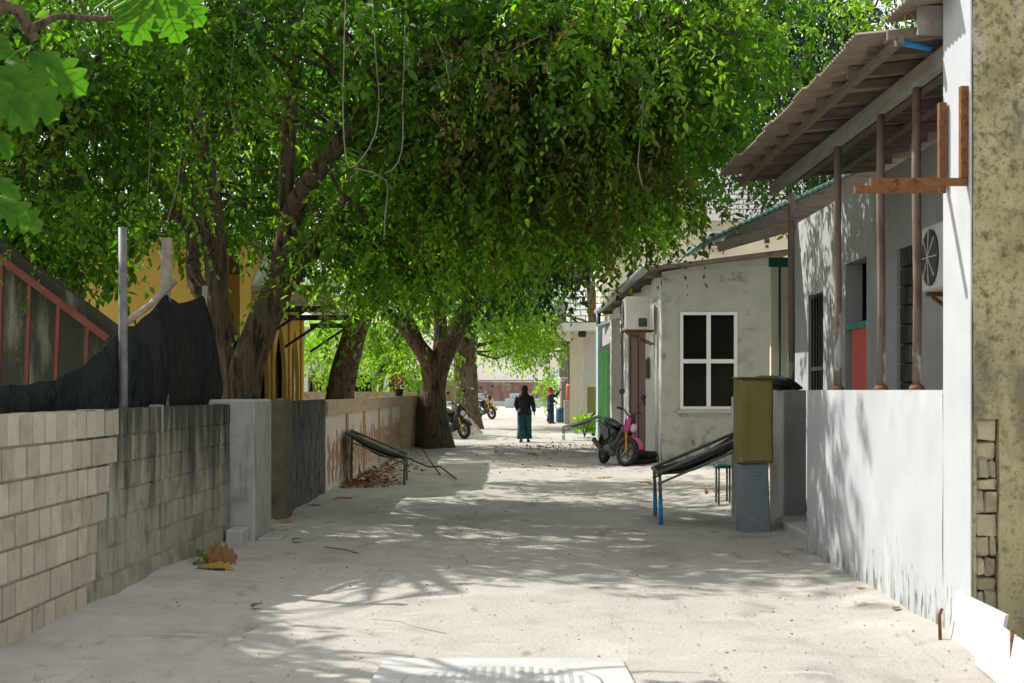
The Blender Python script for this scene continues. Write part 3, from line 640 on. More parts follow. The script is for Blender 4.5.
mb.box(GX1-.2, GX1, GY+.202, 45, -.05, 4.0); mb.box(GX0+.2, GX1-.2, 44.8, 45, -.05, 3.9); build('side_wall', mb, m_paint, t)
fr = MB(); yb = GY-.03
for a, b, c, d in ((x0, x0+.06, z0, z1), (x1-.06, x1, z0, z1), (x0+.06, x1-.06, z0, z0+.06), (x0+.06, x1-.06, z1-.06, z1), ((x0+x1)/2-.04, (x0+x1)/2+.04, z0+.06, z1-.06)):
    fr.box(a, b, yb, GY+.06, c, d)
zm = 2.06; fr.box(x0+.06, (x0+x1)/2-.04, yb+.003, GY+.06, zm-.04, zm+.04); fr.box((x0+x1)/2+.04, x1-.06, yb+.003, GY+.06, zm-.04, zm+.04)
wf = build('window', fr, m_frame, t)
mb = MB(); mb.rbox(x0-.06, x1+.06, GY-.09, GY-.003, z0-.07, z0-.003, .01); build('sill', mb, m_greywall, wf)
for a, b in ((x0+.06, (x0+x1)/2-.04), ((x0+x1)/2+.04, x1-.06)):
    for c, d in ((z0+.06, zm-.04), (zm+.04, z1-.06)):
        mb = MB(); mb.box(a, b, GY+.02, GY+.035, c, d); build('pane', mb, m_glass, wf)
mb = MB(); mb.box(GX0+.05, GX0+.1, 32.82, 37.58, .1, 2.99); dr = build('door', mb, m_maroon, t)
for a in (32.85, 35.15, 37.4): mb = MB(); mb.box(GX0+.03, GX0+.048, a, a+.1, .12, 2.97); build('door_stile', mb, m_maroon, dr)
mb = MB(); mb.box(GX0+.0, GX0+.047, 33.2, 33.26, 1.15, 1.4); build('handle', mb, m_black, dr)
mb = MB(); mb.rbox(GX0-.25, GX0-.003, 32.6, 37.8, -.05, .12, .02); build('doorstep', mb, m_pier, t)
mb = MB(); mb.box(GX0-.003, GX0+.02, 31.6, 32.5, 1.75, 2.2) ; mb.rbox(GX0-.08, GX0-.004, 31.9, 32.4, 1.75, 2.15, .01); build('meter_box', mb, m_tim, t)
# roof with gutter
mb = MB(); mb.hexa([(2.60, 28.75, 3.80), (5.35, 28.75, 4.12), (5.35, 45.2, 4.12), (2.60, 45.2, 3.80), (2.60, 28.75, 3.86), (5.35, 28.75, 4.21), (5.35, 45.2, 4.21), (2.60, 45.2, 3.86)]); rf = build('roof', mb, m_tim, t)
for yy in (29.4, 31.5, 34, 37, 40, 43.5):
    mb = MB(); mb.seg((2.64, yy, 3.73), (GX0, yy, 3.76), .06, .1); build('rafter', mb, m_tim, rf)
gt = MB(); gt.tube([(2.56, 28.7, 3.84), (2.56, 36, 3.85), (2.56, 45.3, 3.86)], .085, 10); build('gutter', gt, m_galv, rf)
mb = MB(); mb.tube([(2.56, 44.5, 3.78), (2.56, 44.5, 3.45), (2.6, 44.4, 3.38), (3.0, 40.0, 3.38)], .07, 8); build('gutter_pipe', mb, m_pipe, rf)
mb = MB(); mb.lathe([(.0, 3.93), (.16, 3.93), (.17, 4.1), (.12, 4.16), (0, 4.17)], (2.75, 33.5, 0)); tag(build('blue_bucket', mb, m_pipe, loc=(2.75, 33.5, 3.93)), 'small dark teal tank on the eave of the grey house', 'tank')
tagged_tube('drain_pipe', [(2.84, 38.8, 0), (2.84, 38.8, 3.7)], .05, m_galv, 'grey drain pipe between the maroon door and green shutter', 'pipe')
tagged_tube('drain_pipe', [(2.88, 29.9, 0.0), (2.88, 29.9, 2.6)], .025, m_creamwhite, 'thin white pipe on the corner of the grey house below the big air conditioner', 'pipe')
# tyre by the door and metal green shutter shop
def tyre(loc, label):
    mb = MB(); prof = []
    for k in range(12):
        a = 2*PI*k/12; prof.append((.21+.065*math.cos(a), .07+.07*math.sin(a)))
    rings = []
    for r, h in prof+[prof[0]]:
        rings.append([(loc[0]+r*math.cos(2*PI*i/24), loc[1]+r*math.sin(2*PI*i/24), loc[2]+h) for i in range(24)])
    mb.loft(rings, cap=False); return tag(build('old_tyre', mb, m_tyre, loc=loc), label, 'tyre', 'old tyres by the maroon door')
tyre((2.62, 29.9, .0), 'lower old tyre lying by the maroon door'); tyre((2.63, 29.92, .14), 'upper old tyre stacked on the other by the maroon door')

t = thing('green_shop', 'narrow shopfront with tall green folding shutter and turquoise pillar', 'shop', (3, 46, 0))
mb = MB(); n = 40; pts = []
for i in range(n+1):
    y = 40.2+5.4*i/n; pts.append((2.66+(.16 if i % 4 in (0, 1) else 0)+.0001*i, y))
for (xa, ya), (xb, yb) in zip(pts[:-1], pts[1:]):
    mb.add([(xa, ya, .05), (xb, yb, .05), (xb, yb, 2.68), (xa, ya, 2.68)], [(0, 1, 2, 3)])
sh = build('shutter', mb, m_green, t)
mb = MB(); mb.box(2.66, 2.86, 40.1, 45.7, 2.69, 2.78); build('shutter_rail', mb, m_black, sh)
mb = MB(); mb.box(2.75, 2.9, 40.1, 45.7, 2.79, 3.36); build('lintel', mb, m_pier, t)
mb = MB(); mb.box(2.62, 2.9, 45.71, 46.8, 0, 3.5); build('pillar', mb, m_turq, t)
mb = MB(); mb.box(2.62, 2.9, 39.5, 40.05, 0, 3.36); build('post', mb, m_paint, t)

# ------------------------------------------------------------------ cream building with balcony
t = thing('cream_building', 'cream two storey building with balcony railings behind the grey house', 'building', (7, 62, 0))
CY = 58.0
mb = MB(); mb.box(3.75, 17, CY, CY+.3, 0, 8.0); mb.box(3.75, 4.0, CY+.31, 75, 0, 8.0); build('wall', mb, m_cream, t)
mb = MB(); mb.box(3.6, 17.2, CY-.5, 75, 8.0, 8.25); build('roof_slab', mb, m_creamwhite, t)
mb = MB(); mb.box(5.5, 17.0, CY+2.5, CY+2.8, 8.26, 11); build('upper_wall', mb, m_creamwhite, t)
mb = MB(); mb.hexa([(1.95, 56, 3.72), (4.2, 55.2, 3.72), (4.2, 68, 3.72), (1.75, 68, 3.72), (1.85, 55.9, 4.0), (4.2, 55.1, 4.0), (4.2, 68.1, 4.0), (1.65, 68.1, 4.0)]); bal = build('balcony', mb, m_creamwhite, t)
def railing(p0, p1, h, par, brick=True):
    p0, p1 = Vector(p0), Vector(p1); L = (p1-p0).length; mb = MB(); rows = 5
    for r in range(rows+1): mb.seg(p0+Vector((0, 0, h*r/rows)), p1+Vector((0, 0, h*r/rows)), .02, .03)
    n = max(2, int(L/.34))
    for r in range(rows):
        for i in range(n+1):
            u = (i+(.5 if r % 2 else 0))/n
            if u <= 1: q = p0.lerp(p1, u); mb.seg(q+Vector((0, 0, h*r/rows)), q+Vector((0, 0, h*(r+1)/rows)), .025, .025)
    return build('railing', mb, m_black, par)
railing((2.0, 55.9, 4.02), (4.2, 55.15, 4.02), 1.15, bal); 
mb = MB()
for i in range(17):
    u = i/16; mb.seg((1.98-.2*u, 56+12*u, 4.02), (1.98-.2*u, 56+12*u, 5.1), .03, .03)
for zz in (4.1, 5.12): mb.seg((1.98, 56, zz), (1.78, 68, zz), .05, .05)
build('side_railing', mb, m_black, bal)
railing((6.2, CY-.35, 8.26), (8.0, CY-.35, 8.26), .95, t); railing((8.2, CY-.35, 8.26), (13, CY-.35, 8.26), .95, t)
mb = MB(); mb.box(2.25, 2.75, 57.9, 58.35, 0, 3.718); build('column', mb, m_cream, t)
mb = MB(); mb.box(2.78, 3.75, 58.4, 58.6, 0, 3.715); build('ground_wall', mb, m_creamwhite, t)
mb = MB(); mb.rbox(2.5, 2.8, 56.5, 56.8, 3.50, 3.715, .04); build('ceiling_lamp', mb, m_black, bal)
for z_, s_ in ((7.27, .09), (7.05, .05)):
    mb = MB(); mb.rbox(9.86-s_, 9.86+s_, CY-.05, CY-.003, z_-s_, z_+s_, .01); build('wall_vent', mb, m_black, t)
for xx in (11.8, 14):
    mb = MB(); mb.box(xx-.5, xx+.5, CY-.02, CY-.005, 5.6, 6.8); build('window', mb, m_glass, t)
mb = MB(); mb.rbox(2.42, 2.88, 48.6, 49.0, .75, 1.62, .02); c_ = build('wall_cabinet', mb, m_olive, loc=(2.65, 48.8, .75)); tag(c_, 'small olive cabinet beside the turquoise pillar by the plant', 'cabinet')
mb = MB(); mb.box(2.44, 2.86, 48.59, 48.598, .78, 1.6); build('cabinet_door', mb, m_olive, c_)
mb = MB(); mb.tube([(2.65, 48.8, 0), (2.65, 48.8, .752)], .06, 8); build('leg', mb, m_black, c_)
# street lamp on the gutter side
t = thing('street_lamp', 'grey street lamp head on an arm reaching out under the leaves', 'street lamp', (2.9, 46.9, 0))
a, b = P(598, 287, 46.9), P(566, 264, 46.9)
mb = MB(); mb.tube([(2.95, 46.95, 0), (2.95, 46.95, 4.4), a], [.05, .045, .04], 8); build('pole', mb, m_galv, t)
mb = MB(); c = a.lerp(b, .3); mb.tube([a, c, a.lerp(b, .6), b], [.04, .10, .14, .06], 8); build('lamp_head', mb, m_galv, t)

# distant shack and things on the right
t = thing('lean_to', 'dark lean-to stall with a sheet roof at the far right of the street', 'stall', (3.5, 78, 0))
mb = MB(); mb.box(2.6, 2.9, 70, 82, 0, 3.7); mb.box(2.6, 6, 82, 82.2, 0, 3.7); build('wall', mb, m_tim, t)
mb = MB(); mb.hexa([(1.7, 69.5, 3.75), (5, 69.5, 4.2), (5, 83, 4.2), (1.7, 83, 3.75), (1.7, 69.5, 3.85), (5, 69.5, 4.3), (5, 83, 4.3), (1.7, 83, 3.85)]); build('roof', mb, m_sheet, t)
mb = MB(); mb.box(2.3, 2.58, 70.5, 74, 1.95, 2.05); build('shelf', mb, m_galv, t)
mb = MB(); mb.box(2.2, 2.59, 69.9, 69.95, 2.1, 3.3); mb.box(2.3, 2.55, 69.8, 69.89, 0, 1.9); build('panel', mb, m_greymetal, t)
aircon('air_conditioner', 'dusty air conditioner on the far dark lean-to stall', (2.4, 71.5, 2.5), PI/2*3, (.9, .35, .7))
for i, (x, y, c_, s_, lb) in enumerate([(2.25, 68, m_pipe, .26, 'dark teal barrel by the far stall'), (2.75, 64, m_turq, .28, 'pale turquoise bin by the cream column'), (2.6, 66.3, m_terra, .22, 'terracotta pot on the ledge of the far stall')]):
    mb = MB(); zb = 0 if i < 2 else 1.05
    mb.lathe([(s_*.8, zb), (s_, zb+.1), (s_, zb+.6), (s_*.9, zb+.72), (s_*.7, zb+.72), (s_*.65, zb+.6)], (x, y, 0), n=16); tag(build(['barrel', 'bin', 'pot'][i], mb, c_, loc=(x, y, zb)), lb, ['barrel', 'bin', 'pot'][i])
mb = MB(); mb.rbox(2.3, 2.9, 66, 66.6, 0, 1.045, .02); tag(build('low_ledge', mb, m_pier, loc=(2.6, 66.3, 0)), 'low grey ledge carrying the terracotta pot', 'ledge')
mb = MB(); mb.box(3.0, 3.4, 85, 120, 0, 2.4); tag(build('far_wall', mb, m_creamwhite, loc=(3.2, 100, 0)), 'pale far wall along the right at the end of the street', 'wall')

# harbour end
q = thing('street_shrub', 'bright sunlit green shrub at the far end beyond the person at the stall', 'shrub', (2.3, 88, 0)); mb = MB()
for k in range(4): mb.tube([(2.3, 88, 0), (2.3+.2*math.cos(k*1.7), 88+.2*math.sin(k*1.7), 1.5)], [.04, .02], 5)
build('stems', mb, m_tim, q); SHRUB = q
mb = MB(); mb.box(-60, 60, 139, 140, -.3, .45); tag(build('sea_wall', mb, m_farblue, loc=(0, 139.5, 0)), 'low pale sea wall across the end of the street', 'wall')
t = thing('moored_barge', 'long rust red barge moored beyond the end of the street', 'barge', (0, 185, 0))
mb = MB(); mb.prism([(-14, .3), (-15, 2.6), (13, 2.4), (12, .3), (11, -.4), (-13, -.4)], 183, 190); build('hull', mb, m_farred, t)
mb = MB(); mb.box(-15, 13, 182.9, 190.1, 2.62, 2.72)
for i in range(19): mb.box(-14.5+i*1.45, -14.35+i*1.45, 182.8, 182.98, .4, 2.5)
build('gunwale', mb, m_sheet, t)
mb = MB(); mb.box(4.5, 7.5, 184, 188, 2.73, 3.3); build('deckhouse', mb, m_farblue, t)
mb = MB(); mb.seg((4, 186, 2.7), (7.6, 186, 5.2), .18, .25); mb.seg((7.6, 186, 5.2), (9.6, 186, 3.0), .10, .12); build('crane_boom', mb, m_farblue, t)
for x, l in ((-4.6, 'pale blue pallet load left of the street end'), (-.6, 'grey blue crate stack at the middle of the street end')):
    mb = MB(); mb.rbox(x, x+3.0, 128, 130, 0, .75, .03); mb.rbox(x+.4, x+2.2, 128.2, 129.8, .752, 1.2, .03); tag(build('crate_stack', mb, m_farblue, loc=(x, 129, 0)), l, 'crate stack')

# ------------------------------------------------------------------ foliage
def nrm(a): return a/np.maximum(np.linalg.norm(a, axis=-1, keepdims=True), 1e-6)
def leaf_object(name, mat, pos, ld, ln, lw, rnd, parent, rng):
    """pos, ld (N,3); every leaf is a small folded blade of six vertices"""
    N = len(pos); up = np.array([0, 0, 1.0])
    n = nrm(up+rng.normal(0, .55, (N, 3))); wd = nrm(np.cross(n, ld)); n = nrm(np.cross(ld, wd))
    ln = ln[:, None]; lw = lw[:, None]
    c = pos+ld*ln*.5
    V = np.stack([pos, pos+ld*ln*.30+wd*lw*.5+n*lw*.16, pos+ld*ln*.66+wd*lw*.42+n*lw*.10, pos+ld*ln-n*ln*.10,
                  pos+ld*ln*.66-wd*lw*.42+n*lw*.10, pos+ld*ln*.30-wd*lw*.5+n*lw*.16], 1).reshape(-1, 3)
    off = np.array(OFF[parent.name] if parent else (0, 0, 0)); V = V-off
    b = (np.arange(N)*6)[:, None]
    Q = np.concatenate([b+np.array([[0, 1, 2, 3]]), b+np.array([[0, 3, 4, 5]])], 1).reshape(-1)
    me = bpy.data.meshes.new(name); me.vertices.add(N*6); me.vertices.foreach_set('co', V.astype(np.float32).ravel())
    me.loops.add(len(Q)); me.loops.foreach_set('vertex_index', Q.astype(np.int32)); nf = len(Q)//4
    me.polygons.add(nf); me.polygons.foreach_set('loop_start', np.arange(0, nf*4, 4, dtype=np.int32))
    try: me.polygons.foreach_set('loop_total', np.full(nf, 4, np.int32))
    except Exception: pass
    me.update(calc_edges=True)
    at = me.attributes.new('rnd', 'FLOAT', 'POINT'); at.data.foreach_set('value', np.repeat(rnd, 6).astype(np.float32))
    me.materials.append(mat)
    o = bpy.data.objects.new(name, me); COL.objects.link(o)
    if parent: o.parent = parent
    OFF[o.name] = Vector(off); return o
def sprays(rng, st, d, K, L, droop, leaf):
    S0 = len(st); t = np.linspace(.08, 1, K)[None, :, None]
    Lr = (L*rng.uniform(.55, 1.25, S0))[:, None, None]
    dn = d[:, None, :]; g = np.array([0, 0, -1.0])
    pos = st[:, None, :]+dn*Lr*t+g*droop*Lr*t*t
    tan = nrm(dn+g*2*droop*t)
    side = nrm(np.cross(tan, nrm(rng.normal(0, 1, (S0, 1, 3))+np.array([0, 0, .8]))))
    sg = np.where(np.arange(K) % 2 == 0, 1.0, -1.0)[None, :, None]
    ld = nrm(tan*.55+side*sg*.8+g*.38+rng.normal(0, .28, (S0, K, 3)))
    ln = leaf*rng.uniform(.45, 1.35, (S0, K))*rng.uniform(.75, 1.2, (S0, 1))
    r0 = np.clip(rng.normal(.5, .2, (S0, 1))+rng.normal(0, .12, (S0, K)), 0, 1)
    return pos.reshape(-1, 3), ld.reshape(-1, 3), ln.ravel(), (ln*rng.uniform(.40, .52, ln.shape)).ravel(), r0.ravel()
def make_crown(parent, blobs, limbpts, mat, leaf=.085, K=14, L=.55, droop=.5, per=10, seed=1, spread=.34, twig=.55, name='crown', outward=.5, twigr=.014):
    rng = np.random.default_rng(seed); starts = []; dirs = []; cl = []
    for c, r, n in blobs:
        c = np.array(c); r = np.array(r)
        u = nrm(rng.normal(0, 1, (n, 3))); rad = rng.uniform(.25, 1, (n, 1))**.45
        cc = c+u*rad*r
        for k in range(n):
            m = int(per*rng.uniform(.5, 1.5)); s = cc[k]+rng.normal(0, spread, (m, 3))*np.array([1, 1, .6])
            d = nrm(nrm(rng.normal(0, 1, (m, 3)))+u[k]*outward+np.array([0, 0, -.15]))
            starts.append(s); dirs.append(d); cl.append(cc[k])
    st, dd = np.concatenate(starts), np.concatenate(dirs)
    o = leaf_object(name, mat, *sprays(rng, st, dd, K, L, droop, leaf), parent, rng)
    LP = np.array(limbpts); mb = MB()
    for c in cl:
        if rng.random() < twig:
            e = LP[np.argmin(((LP-c)**2).sum(1))]; e = e+rng.normal(0, .02, 3); dv = np.linalg.norm(c-e)
            if dv > 7: continue
            mid = (e+c)/2+rng.normal(0, .1*dv, 3)+np.array([0, 0, .08*dv])
            mb.tube([e, e*.6+mid*.4+rng.normal(0, .03, 3), mid, mid*.5+c*.5+rng.normal(0, .04, 3), c], [twigr*(1+dv*.5), twigr*(1+dv*.4), twigr*(1+.25*dv), twigr*.8, twigr*.4], 5, False)
            for q in range(2): 
                e2 = c+rng.normal(0, .35, 3); mb.tube([mid*.4+c*.6, (mid+c)/2*.3+e2*.7, e2], [twigr*.6, twigr*.45, twigr*.25], 4, False)
    if mb.f: build('twigs', mb, m_bark, parent)
    return o
def resample(pts, rad, step=.25):
    """smooth Catmull-Rom through control points"""
    P_ = [Vector(p) for p in pts]; P_ = [P_[0]*2-P_[1]]+P_+[P_[-1]*2-P_[-2]]; R_ = [rad[0]]+list(rad)+[rad[-1]]
    op, orr = [], []
    for i in range(1, len(P_)-2):
        n = max(2, int((P_[i+1]-P_[i]).length/step))
        for k in range(n):
            t = k/n; a, b, c, d = P_[i-1:i+3]
            op.append(.5*((2*b)+(c-a)*t+(2*a-5*b+4*c-d)*t*t+(3*b-a-3*c+d)*t**3)); orr.append(R_[i]+(R_[i+1]-R_[i])*t)
    op.append(P_[-2]); orr.append(R_[-2]); return op, orr
def limb(mb, pts, rad, n=14, rough=.16, flare=False, step=.22):
    p, r = resample(pts, rad, step); ph = [random.uniform(0, 6.28) for _ in range(4)]
    vs = []; u = None
    for i, c in enumerate(p):
        d = (p[min(i+1, len(p)-1)]-p[max(i-1, 0)]).normalized()
        if u is None: u = d.orthogonal().normalized()
        else: u = (u-d*u.dot(d)).normalized()
        v = d.cross(u)
        for k in range(n):
            a = 2*PI*k/n; q = r[i]*(1+rough*(.45*math.sin(3*a+ph[0]+i*.10)+.35*math.sin(5*a+ph[1]-i*.17)+.2*math.sin(i*.9+ph[2]+2*a))+rough*.3*random.uniform(-.5, .5))
            if flare and i < 6: q *= 1+.30*(1-i/6)*(1+.8*math.sin(4*a+ph[3]))
            vs.append(c+u*math.cos(a)*q+v*math.sin(a)*q)
    mb.add(vs, [(i*n+k, i*n+(k+1) % n, (i+1)*n+(k+1) % n, (i+1)*n+k) for i in range(len(p)-1) for k in range(n)], .5, True)
    return p
def tree(name, label, loc, limbs, blobs, mat, group='trees over the street', **kw):
    t = thing(name, label, 'tree', loc, group); mb = MB(); pts = []
    for i, (pp, rr) in enumerate(limbs): pts += limb(mb, pp, rr, 20 if i == 0 else 12, flare=(i == 0))
    build('trunk', mb, m_bark, t)
    make_crown(t, blobs, pts, mat, **kw); return t, pts
def pb(x, y, z, r, n): return (P(x, y, z), r if hasattr(r, '__len__') else (r, r, r*.85), n)

# tree 1: the big forked tree behind the black net
Z1 = 18.6
base1 = Vector((-3.35, 18.6, -.1))
L1 = [([base1, P(243, 392, Z1), P(262, 325, Z1), P(288, 262, Z1), P(286, 205, Z1), P(290, 120, Z1), P(298, 20, Z1-.3), P(312, -80, Z1-.5)], [.27, .215, .19, .165, .10, .095, .09, .075]),
      ([base1+Vector((-.15, .1, 0)), P(238, 385, Z1+.2), P(221, 320, Z1+.3), P(215, 240, Z1+.3), P(204, 160, Z1+.2), P(190, 90, Z1), P(175, 10, Z1-.2), P(160, -60, Z1)], [.22, .18, .155, .14, .12, .09, .08, .06]),
      ([P(280, 275, Z1), P(292, 215, Z1-.3), P(312, 178, Z1-.8), P(345, 138, Z1-1.2), P(376, 100, Z1-1.5), P(430, 60, Z1-2), P(520, 40, Z1-2.2), P(640, 50, Z1-2)], [.15, .115, .11, .105, .10, .09, .07, .04]),
      ([P(278, 285, Z1), P(315, 240, Z1+.3), P(352, 203, Z1+.6), P(410, 165, Z1+.8), P(500, 120, Z1+.5), P(600, 95, Z1)], [.2, .13, .12, .10, .07, .04]),
      ([P(215, 250, Z1+.3), P(180, 215, Z1-.5), P(130, 150, Z1-1), P(70, 120, Z1-1.5)], [.13, .09, .07, .04]),
      ([P(225, 320, Z1+.5), P(195, 280, Z1+1), P(190, 220, Z1+1.5), P(150, 120, Z1+2)], [.13, .10, .08, .05])]
B1 = [pb(20, 170, 16.5, 1.1, 24), pb(0, 60, 15.5, 1.0, 22), pb(15, 262, 17.5, (1.0, 1, .5), 16), pb(120, 190, 18.5, (.8, 1, .6), 9), pb(120, 130, 17, (.6, 1, .7), 10), pb(130, 10, 16, 1.0, 18), pb(165, 130, 21.5, 1.2, 22), pb(160, 20, 21, 1.2, 24), (Vector((.9, 20.6, 6.0)), (1.2, 1.5, .8), 34), (Vector((-8.6, 13.2, 6.2)), (1.3, 1.6, 1.2), 36), (Vector((-7.6, 17.0, 5.6)), (1.3, 1.3, 1.0), 34), (Vector((-4.6, 17.2, 7.8)), (2, 1.6, 1.2), 26), (Vector((-4, 23, 8)), (2.4, 2.4, 1.2), 28), (Vector((-7, 20, 8.5)), (2.0, 2.4, 1.2), 24),  # Vector blobs: crown added to shade street, stair and porch back wall
      pb(240, 10, 16.5, (.9, .8, .5), 16), pb(245, 110, 21.5, 1.3, 30), pb(250, 200, 21.5, .9, 16), pb(350, 5, 16.4, (1.0, 1, .5), 18), pb(340, 80, 21.5, 1.3, 28), pb(345, 190, 21, (.8, .8, .5), 12),
      pb(425, 40, 16.6, (1.0, 1, .8), 28), pb(450, 116, 17.4, (.9, 1, .9), 32), pb(435, 181, 18.5, (.95, 1, .75), 32), pb(385, 231, 19, (.65, .9, .35), 16),
      pb(490, 40, 16.6, 1.2, 38), pb(500, 116, 17.4, 1.1, 44), pb(500, 181, 18.5, (1.1, 1, .75), 42), pb(580, 50, 16.8, 1.2, 38), pb(590, 126, 17.6, 1.1, 42), pb(585, 144, 18.6, (1.0, 1, .45), 28),
      pb(665, 40, 16.8, 1.1, 34), pb(645, 106, 17.6, (.8, 1, .8), 28), pb(640, 146, 18.6, (.4, .8, .2), 7), pb(715, 80, 18.0, (.5, .8, .6), 12), pb(735, 20, 17.4, (.75, .8, .6), 18),
      (Vector((-6, 19, 8)), (3, 3, 1.6), 28), (Vector((-2, 19, 8.3)), (3, 3, 1.5), 28), (Vector((-6, 23, 6.5)), (2.5, 2.5, 1.5), 28), (Vector((-6.5, 18, 5.5)), (1.6, 2, 1.4), 30)]  # high blobs out of view, added for their shadow on the street
t1, pts1 = tree('banyan_tree', 'large forked tree with bare brown stems rising behind the black net', base1, L1, B1, m_leaf, seed=3, leaf=.12, per=8, K=13)
# hanging sprays on the same tree, sunlight put into their paler leaf colour
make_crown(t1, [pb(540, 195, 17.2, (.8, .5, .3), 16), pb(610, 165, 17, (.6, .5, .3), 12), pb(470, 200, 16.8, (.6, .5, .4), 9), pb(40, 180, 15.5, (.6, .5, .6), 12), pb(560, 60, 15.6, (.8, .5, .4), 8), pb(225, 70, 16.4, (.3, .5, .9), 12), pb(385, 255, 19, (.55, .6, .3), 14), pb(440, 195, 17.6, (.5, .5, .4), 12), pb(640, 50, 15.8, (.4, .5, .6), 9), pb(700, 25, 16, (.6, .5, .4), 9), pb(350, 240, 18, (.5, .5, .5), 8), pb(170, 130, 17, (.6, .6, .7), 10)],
           pts1, m_leaf2, seed=9, leaf=.085, per=9, name='sun_tinted_leaves', droop=.8)
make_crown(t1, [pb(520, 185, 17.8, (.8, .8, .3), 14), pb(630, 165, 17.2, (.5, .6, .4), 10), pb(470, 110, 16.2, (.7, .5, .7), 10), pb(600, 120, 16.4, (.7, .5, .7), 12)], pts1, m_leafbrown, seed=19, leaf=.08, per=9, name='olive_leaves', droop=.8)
vn = MB()
for pl in ([(371, -20), (376, 60), (379, 100), (375, 135), (362, 158), (350, 168), (345, 150), (343, 110), (344, 50), (346, -20)], [(405, 25), (404, 70), (402, 105)], [(384, 5), (392, 25), (398, 42)],
           [(403, 112), (402, 150), (392, 170), (370, 177)], [(355, 168), (386, 180), (385, 215), (384, 240)], [(640, 60), (643, 110), (638, 165), (644, 190)], [(428, 20), (445, 60), (450, 90)], [(660, 20), (655, 70), (640, 110)]):
    p, r = resample([P(a, b, 15.6+.1*math.sin(a)) for a, b in pl], [.007]*len(pl), .12); vn.tube(p, r, 6)
for pl in ([(165, 230), (178, 180), (182, 140)], [(148, 60), (150, 140), (147, 210)], [(235, 30), (230, 100), (240, 150)], [(80, 75), (110, 45), (160, 28)]):
    p, r = resample([P(a, b, 15.9) for a, b in pl], [.005]*len(pl), .12); vn.tube(p, r, 5)
build('hanging_vines', vn, m_vine, t1)

# tree 2: dark leaning trunk
b2 = Vector((-3.15, 26.5, -.05))
L2 = [([b2, P(340, 392, 26.3), P(350, 350, 26), P(364, 312, 25.6), P(400, 270, 25), P(450, 220, 24.5)], [.28, .24, .22, .19, .13, .08]),
      ([P(358, 325, 25.8), P(352, 280, 26.5), P(345, 200, 27)], [.16, .13, .08])]
tree('leaning_tree', 'dark leaning trunk rising from behind the painted wall', b2, L2,
     [pb(395, 215, 25, (1.1, 1.2, .7), 24), pb(330, 150, 27.5, 1.3, 24), pb(425, 180, 25.5, (1.3, 1.2, 1), 26), pb(378, 275, 24.4, (.65, .8, .3), 16)], m_leaf2, seed=5, leaf=.10, per=9)
# tree 3: massive street trunk
b3 = Vector((-2.08, 39.2, -.1))
L3 = [([b3, P(432, 428, 39.2), P(433, 400, 39.2), P(437, 370, 39.2), P(450, 342, 39), P(468, 305, 38.5), P(490, 250, 38), P(505, 190, 38)], [.45, .36, .33, .30, .25, .21, .17, .12]),
      ([P(434, 388, 39.2), P(429, 362, 39), P(414, 340, 38.7), P(400, 322, 38.3), P(384, 310, 38)], [.30, .24, .20, .17, .12]),
      ([P(421, 350, 38.9), P(408, 320, 38.5), P(392, 285, 38), P(372, 250, 37)], [.18, .15, .12, .08]),
      ([P(440, 362, 39.2), P(440, 320, 40), P(432, 260, 41)], [.22, .17, .12])]
B3 = [pb(430, 216, 37, (2.2, 2, 1.4), 36), pb(500, 226, 37, (2.2, 2, 1.3), 40), pb(543, 192, 37, (1.5, 2, 1.1), 34), pb(605, 157, 36, (1.5, 2, 1.3), 30), pb(620, 204, 35, (.7, 1.2, .35), 10),
      pb(450, 150, 38, 2.8, 40), pb(540, 132, 38, 2.8, 44), pb(330, 130, 40, 3.4, 44), pb(220, 150, 42, 3.4, 40), pb(130, 200, 42, (3.4, 3, 1.8), 26), pb(520, 40, 38, 2.8, 30), pb(640, 82, 38, 2.6, 30), pb(380, 40, 38, 3, 30), pb(230, 40, 38, 3, 30), pb(70, 0, 38, 2.6, 20),
      pb(480, 251, 38, (1.4, 1.5, .5), 16), pb(515, 251, 40, (1.0, 1.5, .6), 14), pb(400, 20, 36, 3, 40), pb(480, 10, 36, 3, 36)]
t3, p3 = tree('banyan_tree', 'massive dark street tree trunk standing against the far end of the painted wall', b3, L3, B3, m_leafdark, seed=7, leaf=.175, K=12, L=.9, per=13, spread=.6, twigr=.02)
make_crown(t3, [pb(450, 266, 34, (1.2, 1, .6), 18), pb(400, 216, 34, (1.2, 1, .8), 16), pb(520, 221, 34, (1.3, 1, .7), 24), pb(620, 212, 33, (1.1, .8, .4), 20), pb(500, 246, 34, (1.2, 1, .5), 16), pb(655, 207, 32, (.5, .5, .25), 8), pb(595, 237, 33, (.6, .6, .15), 8), pb(410, 236, 33, (.8, .8, .4), 12)], p3, m_leaf2, seed=29, leaf=.12, per=10, name='sun_tinted_leaves', droop=.7)  # yellow-green clumps paint sunlight onto the lower fringe
# tree 4: brown trunk behind it
b4 = Vector((-1.78, 58, -.1))
L4 = [([b4, P(466, 410, 58), P(466, 375, 58), P(467, 345, 58), P(474, 300, 57), P(486, 250, 56)], [.58, .48, .46, .42, .34, .25]),
      ([P(458, 428.5, 58)-Vector((0, 0, .2)), P(457, 405, 58), P(459, 375, 57.8), P(456, 330, 57)], [.26, .22, .2, .16])]
tree('banyan_tree', 'brown ridged trunk right behind the massive street tree', b4, L4,
     [pb(500, 300, 57, (1.8, 2.5, 1.1), 26), pb(465, 275, 58, (2.3, 3, 1.6), 26), pb(500, 270, 57, (2.0, 3, 1.8), 34), pb(500, 318, 60, (1.0, 2, .4), 12), pb(530, 200, 58, (2.2, 3, 2.0), 34), pb(515, 338, 62, (1.2, 1.5, .35), 10)], m_leaf2, seed=8, leaf=.17, K=12, L=.9, per=11, spread=.6, twigr=.02)
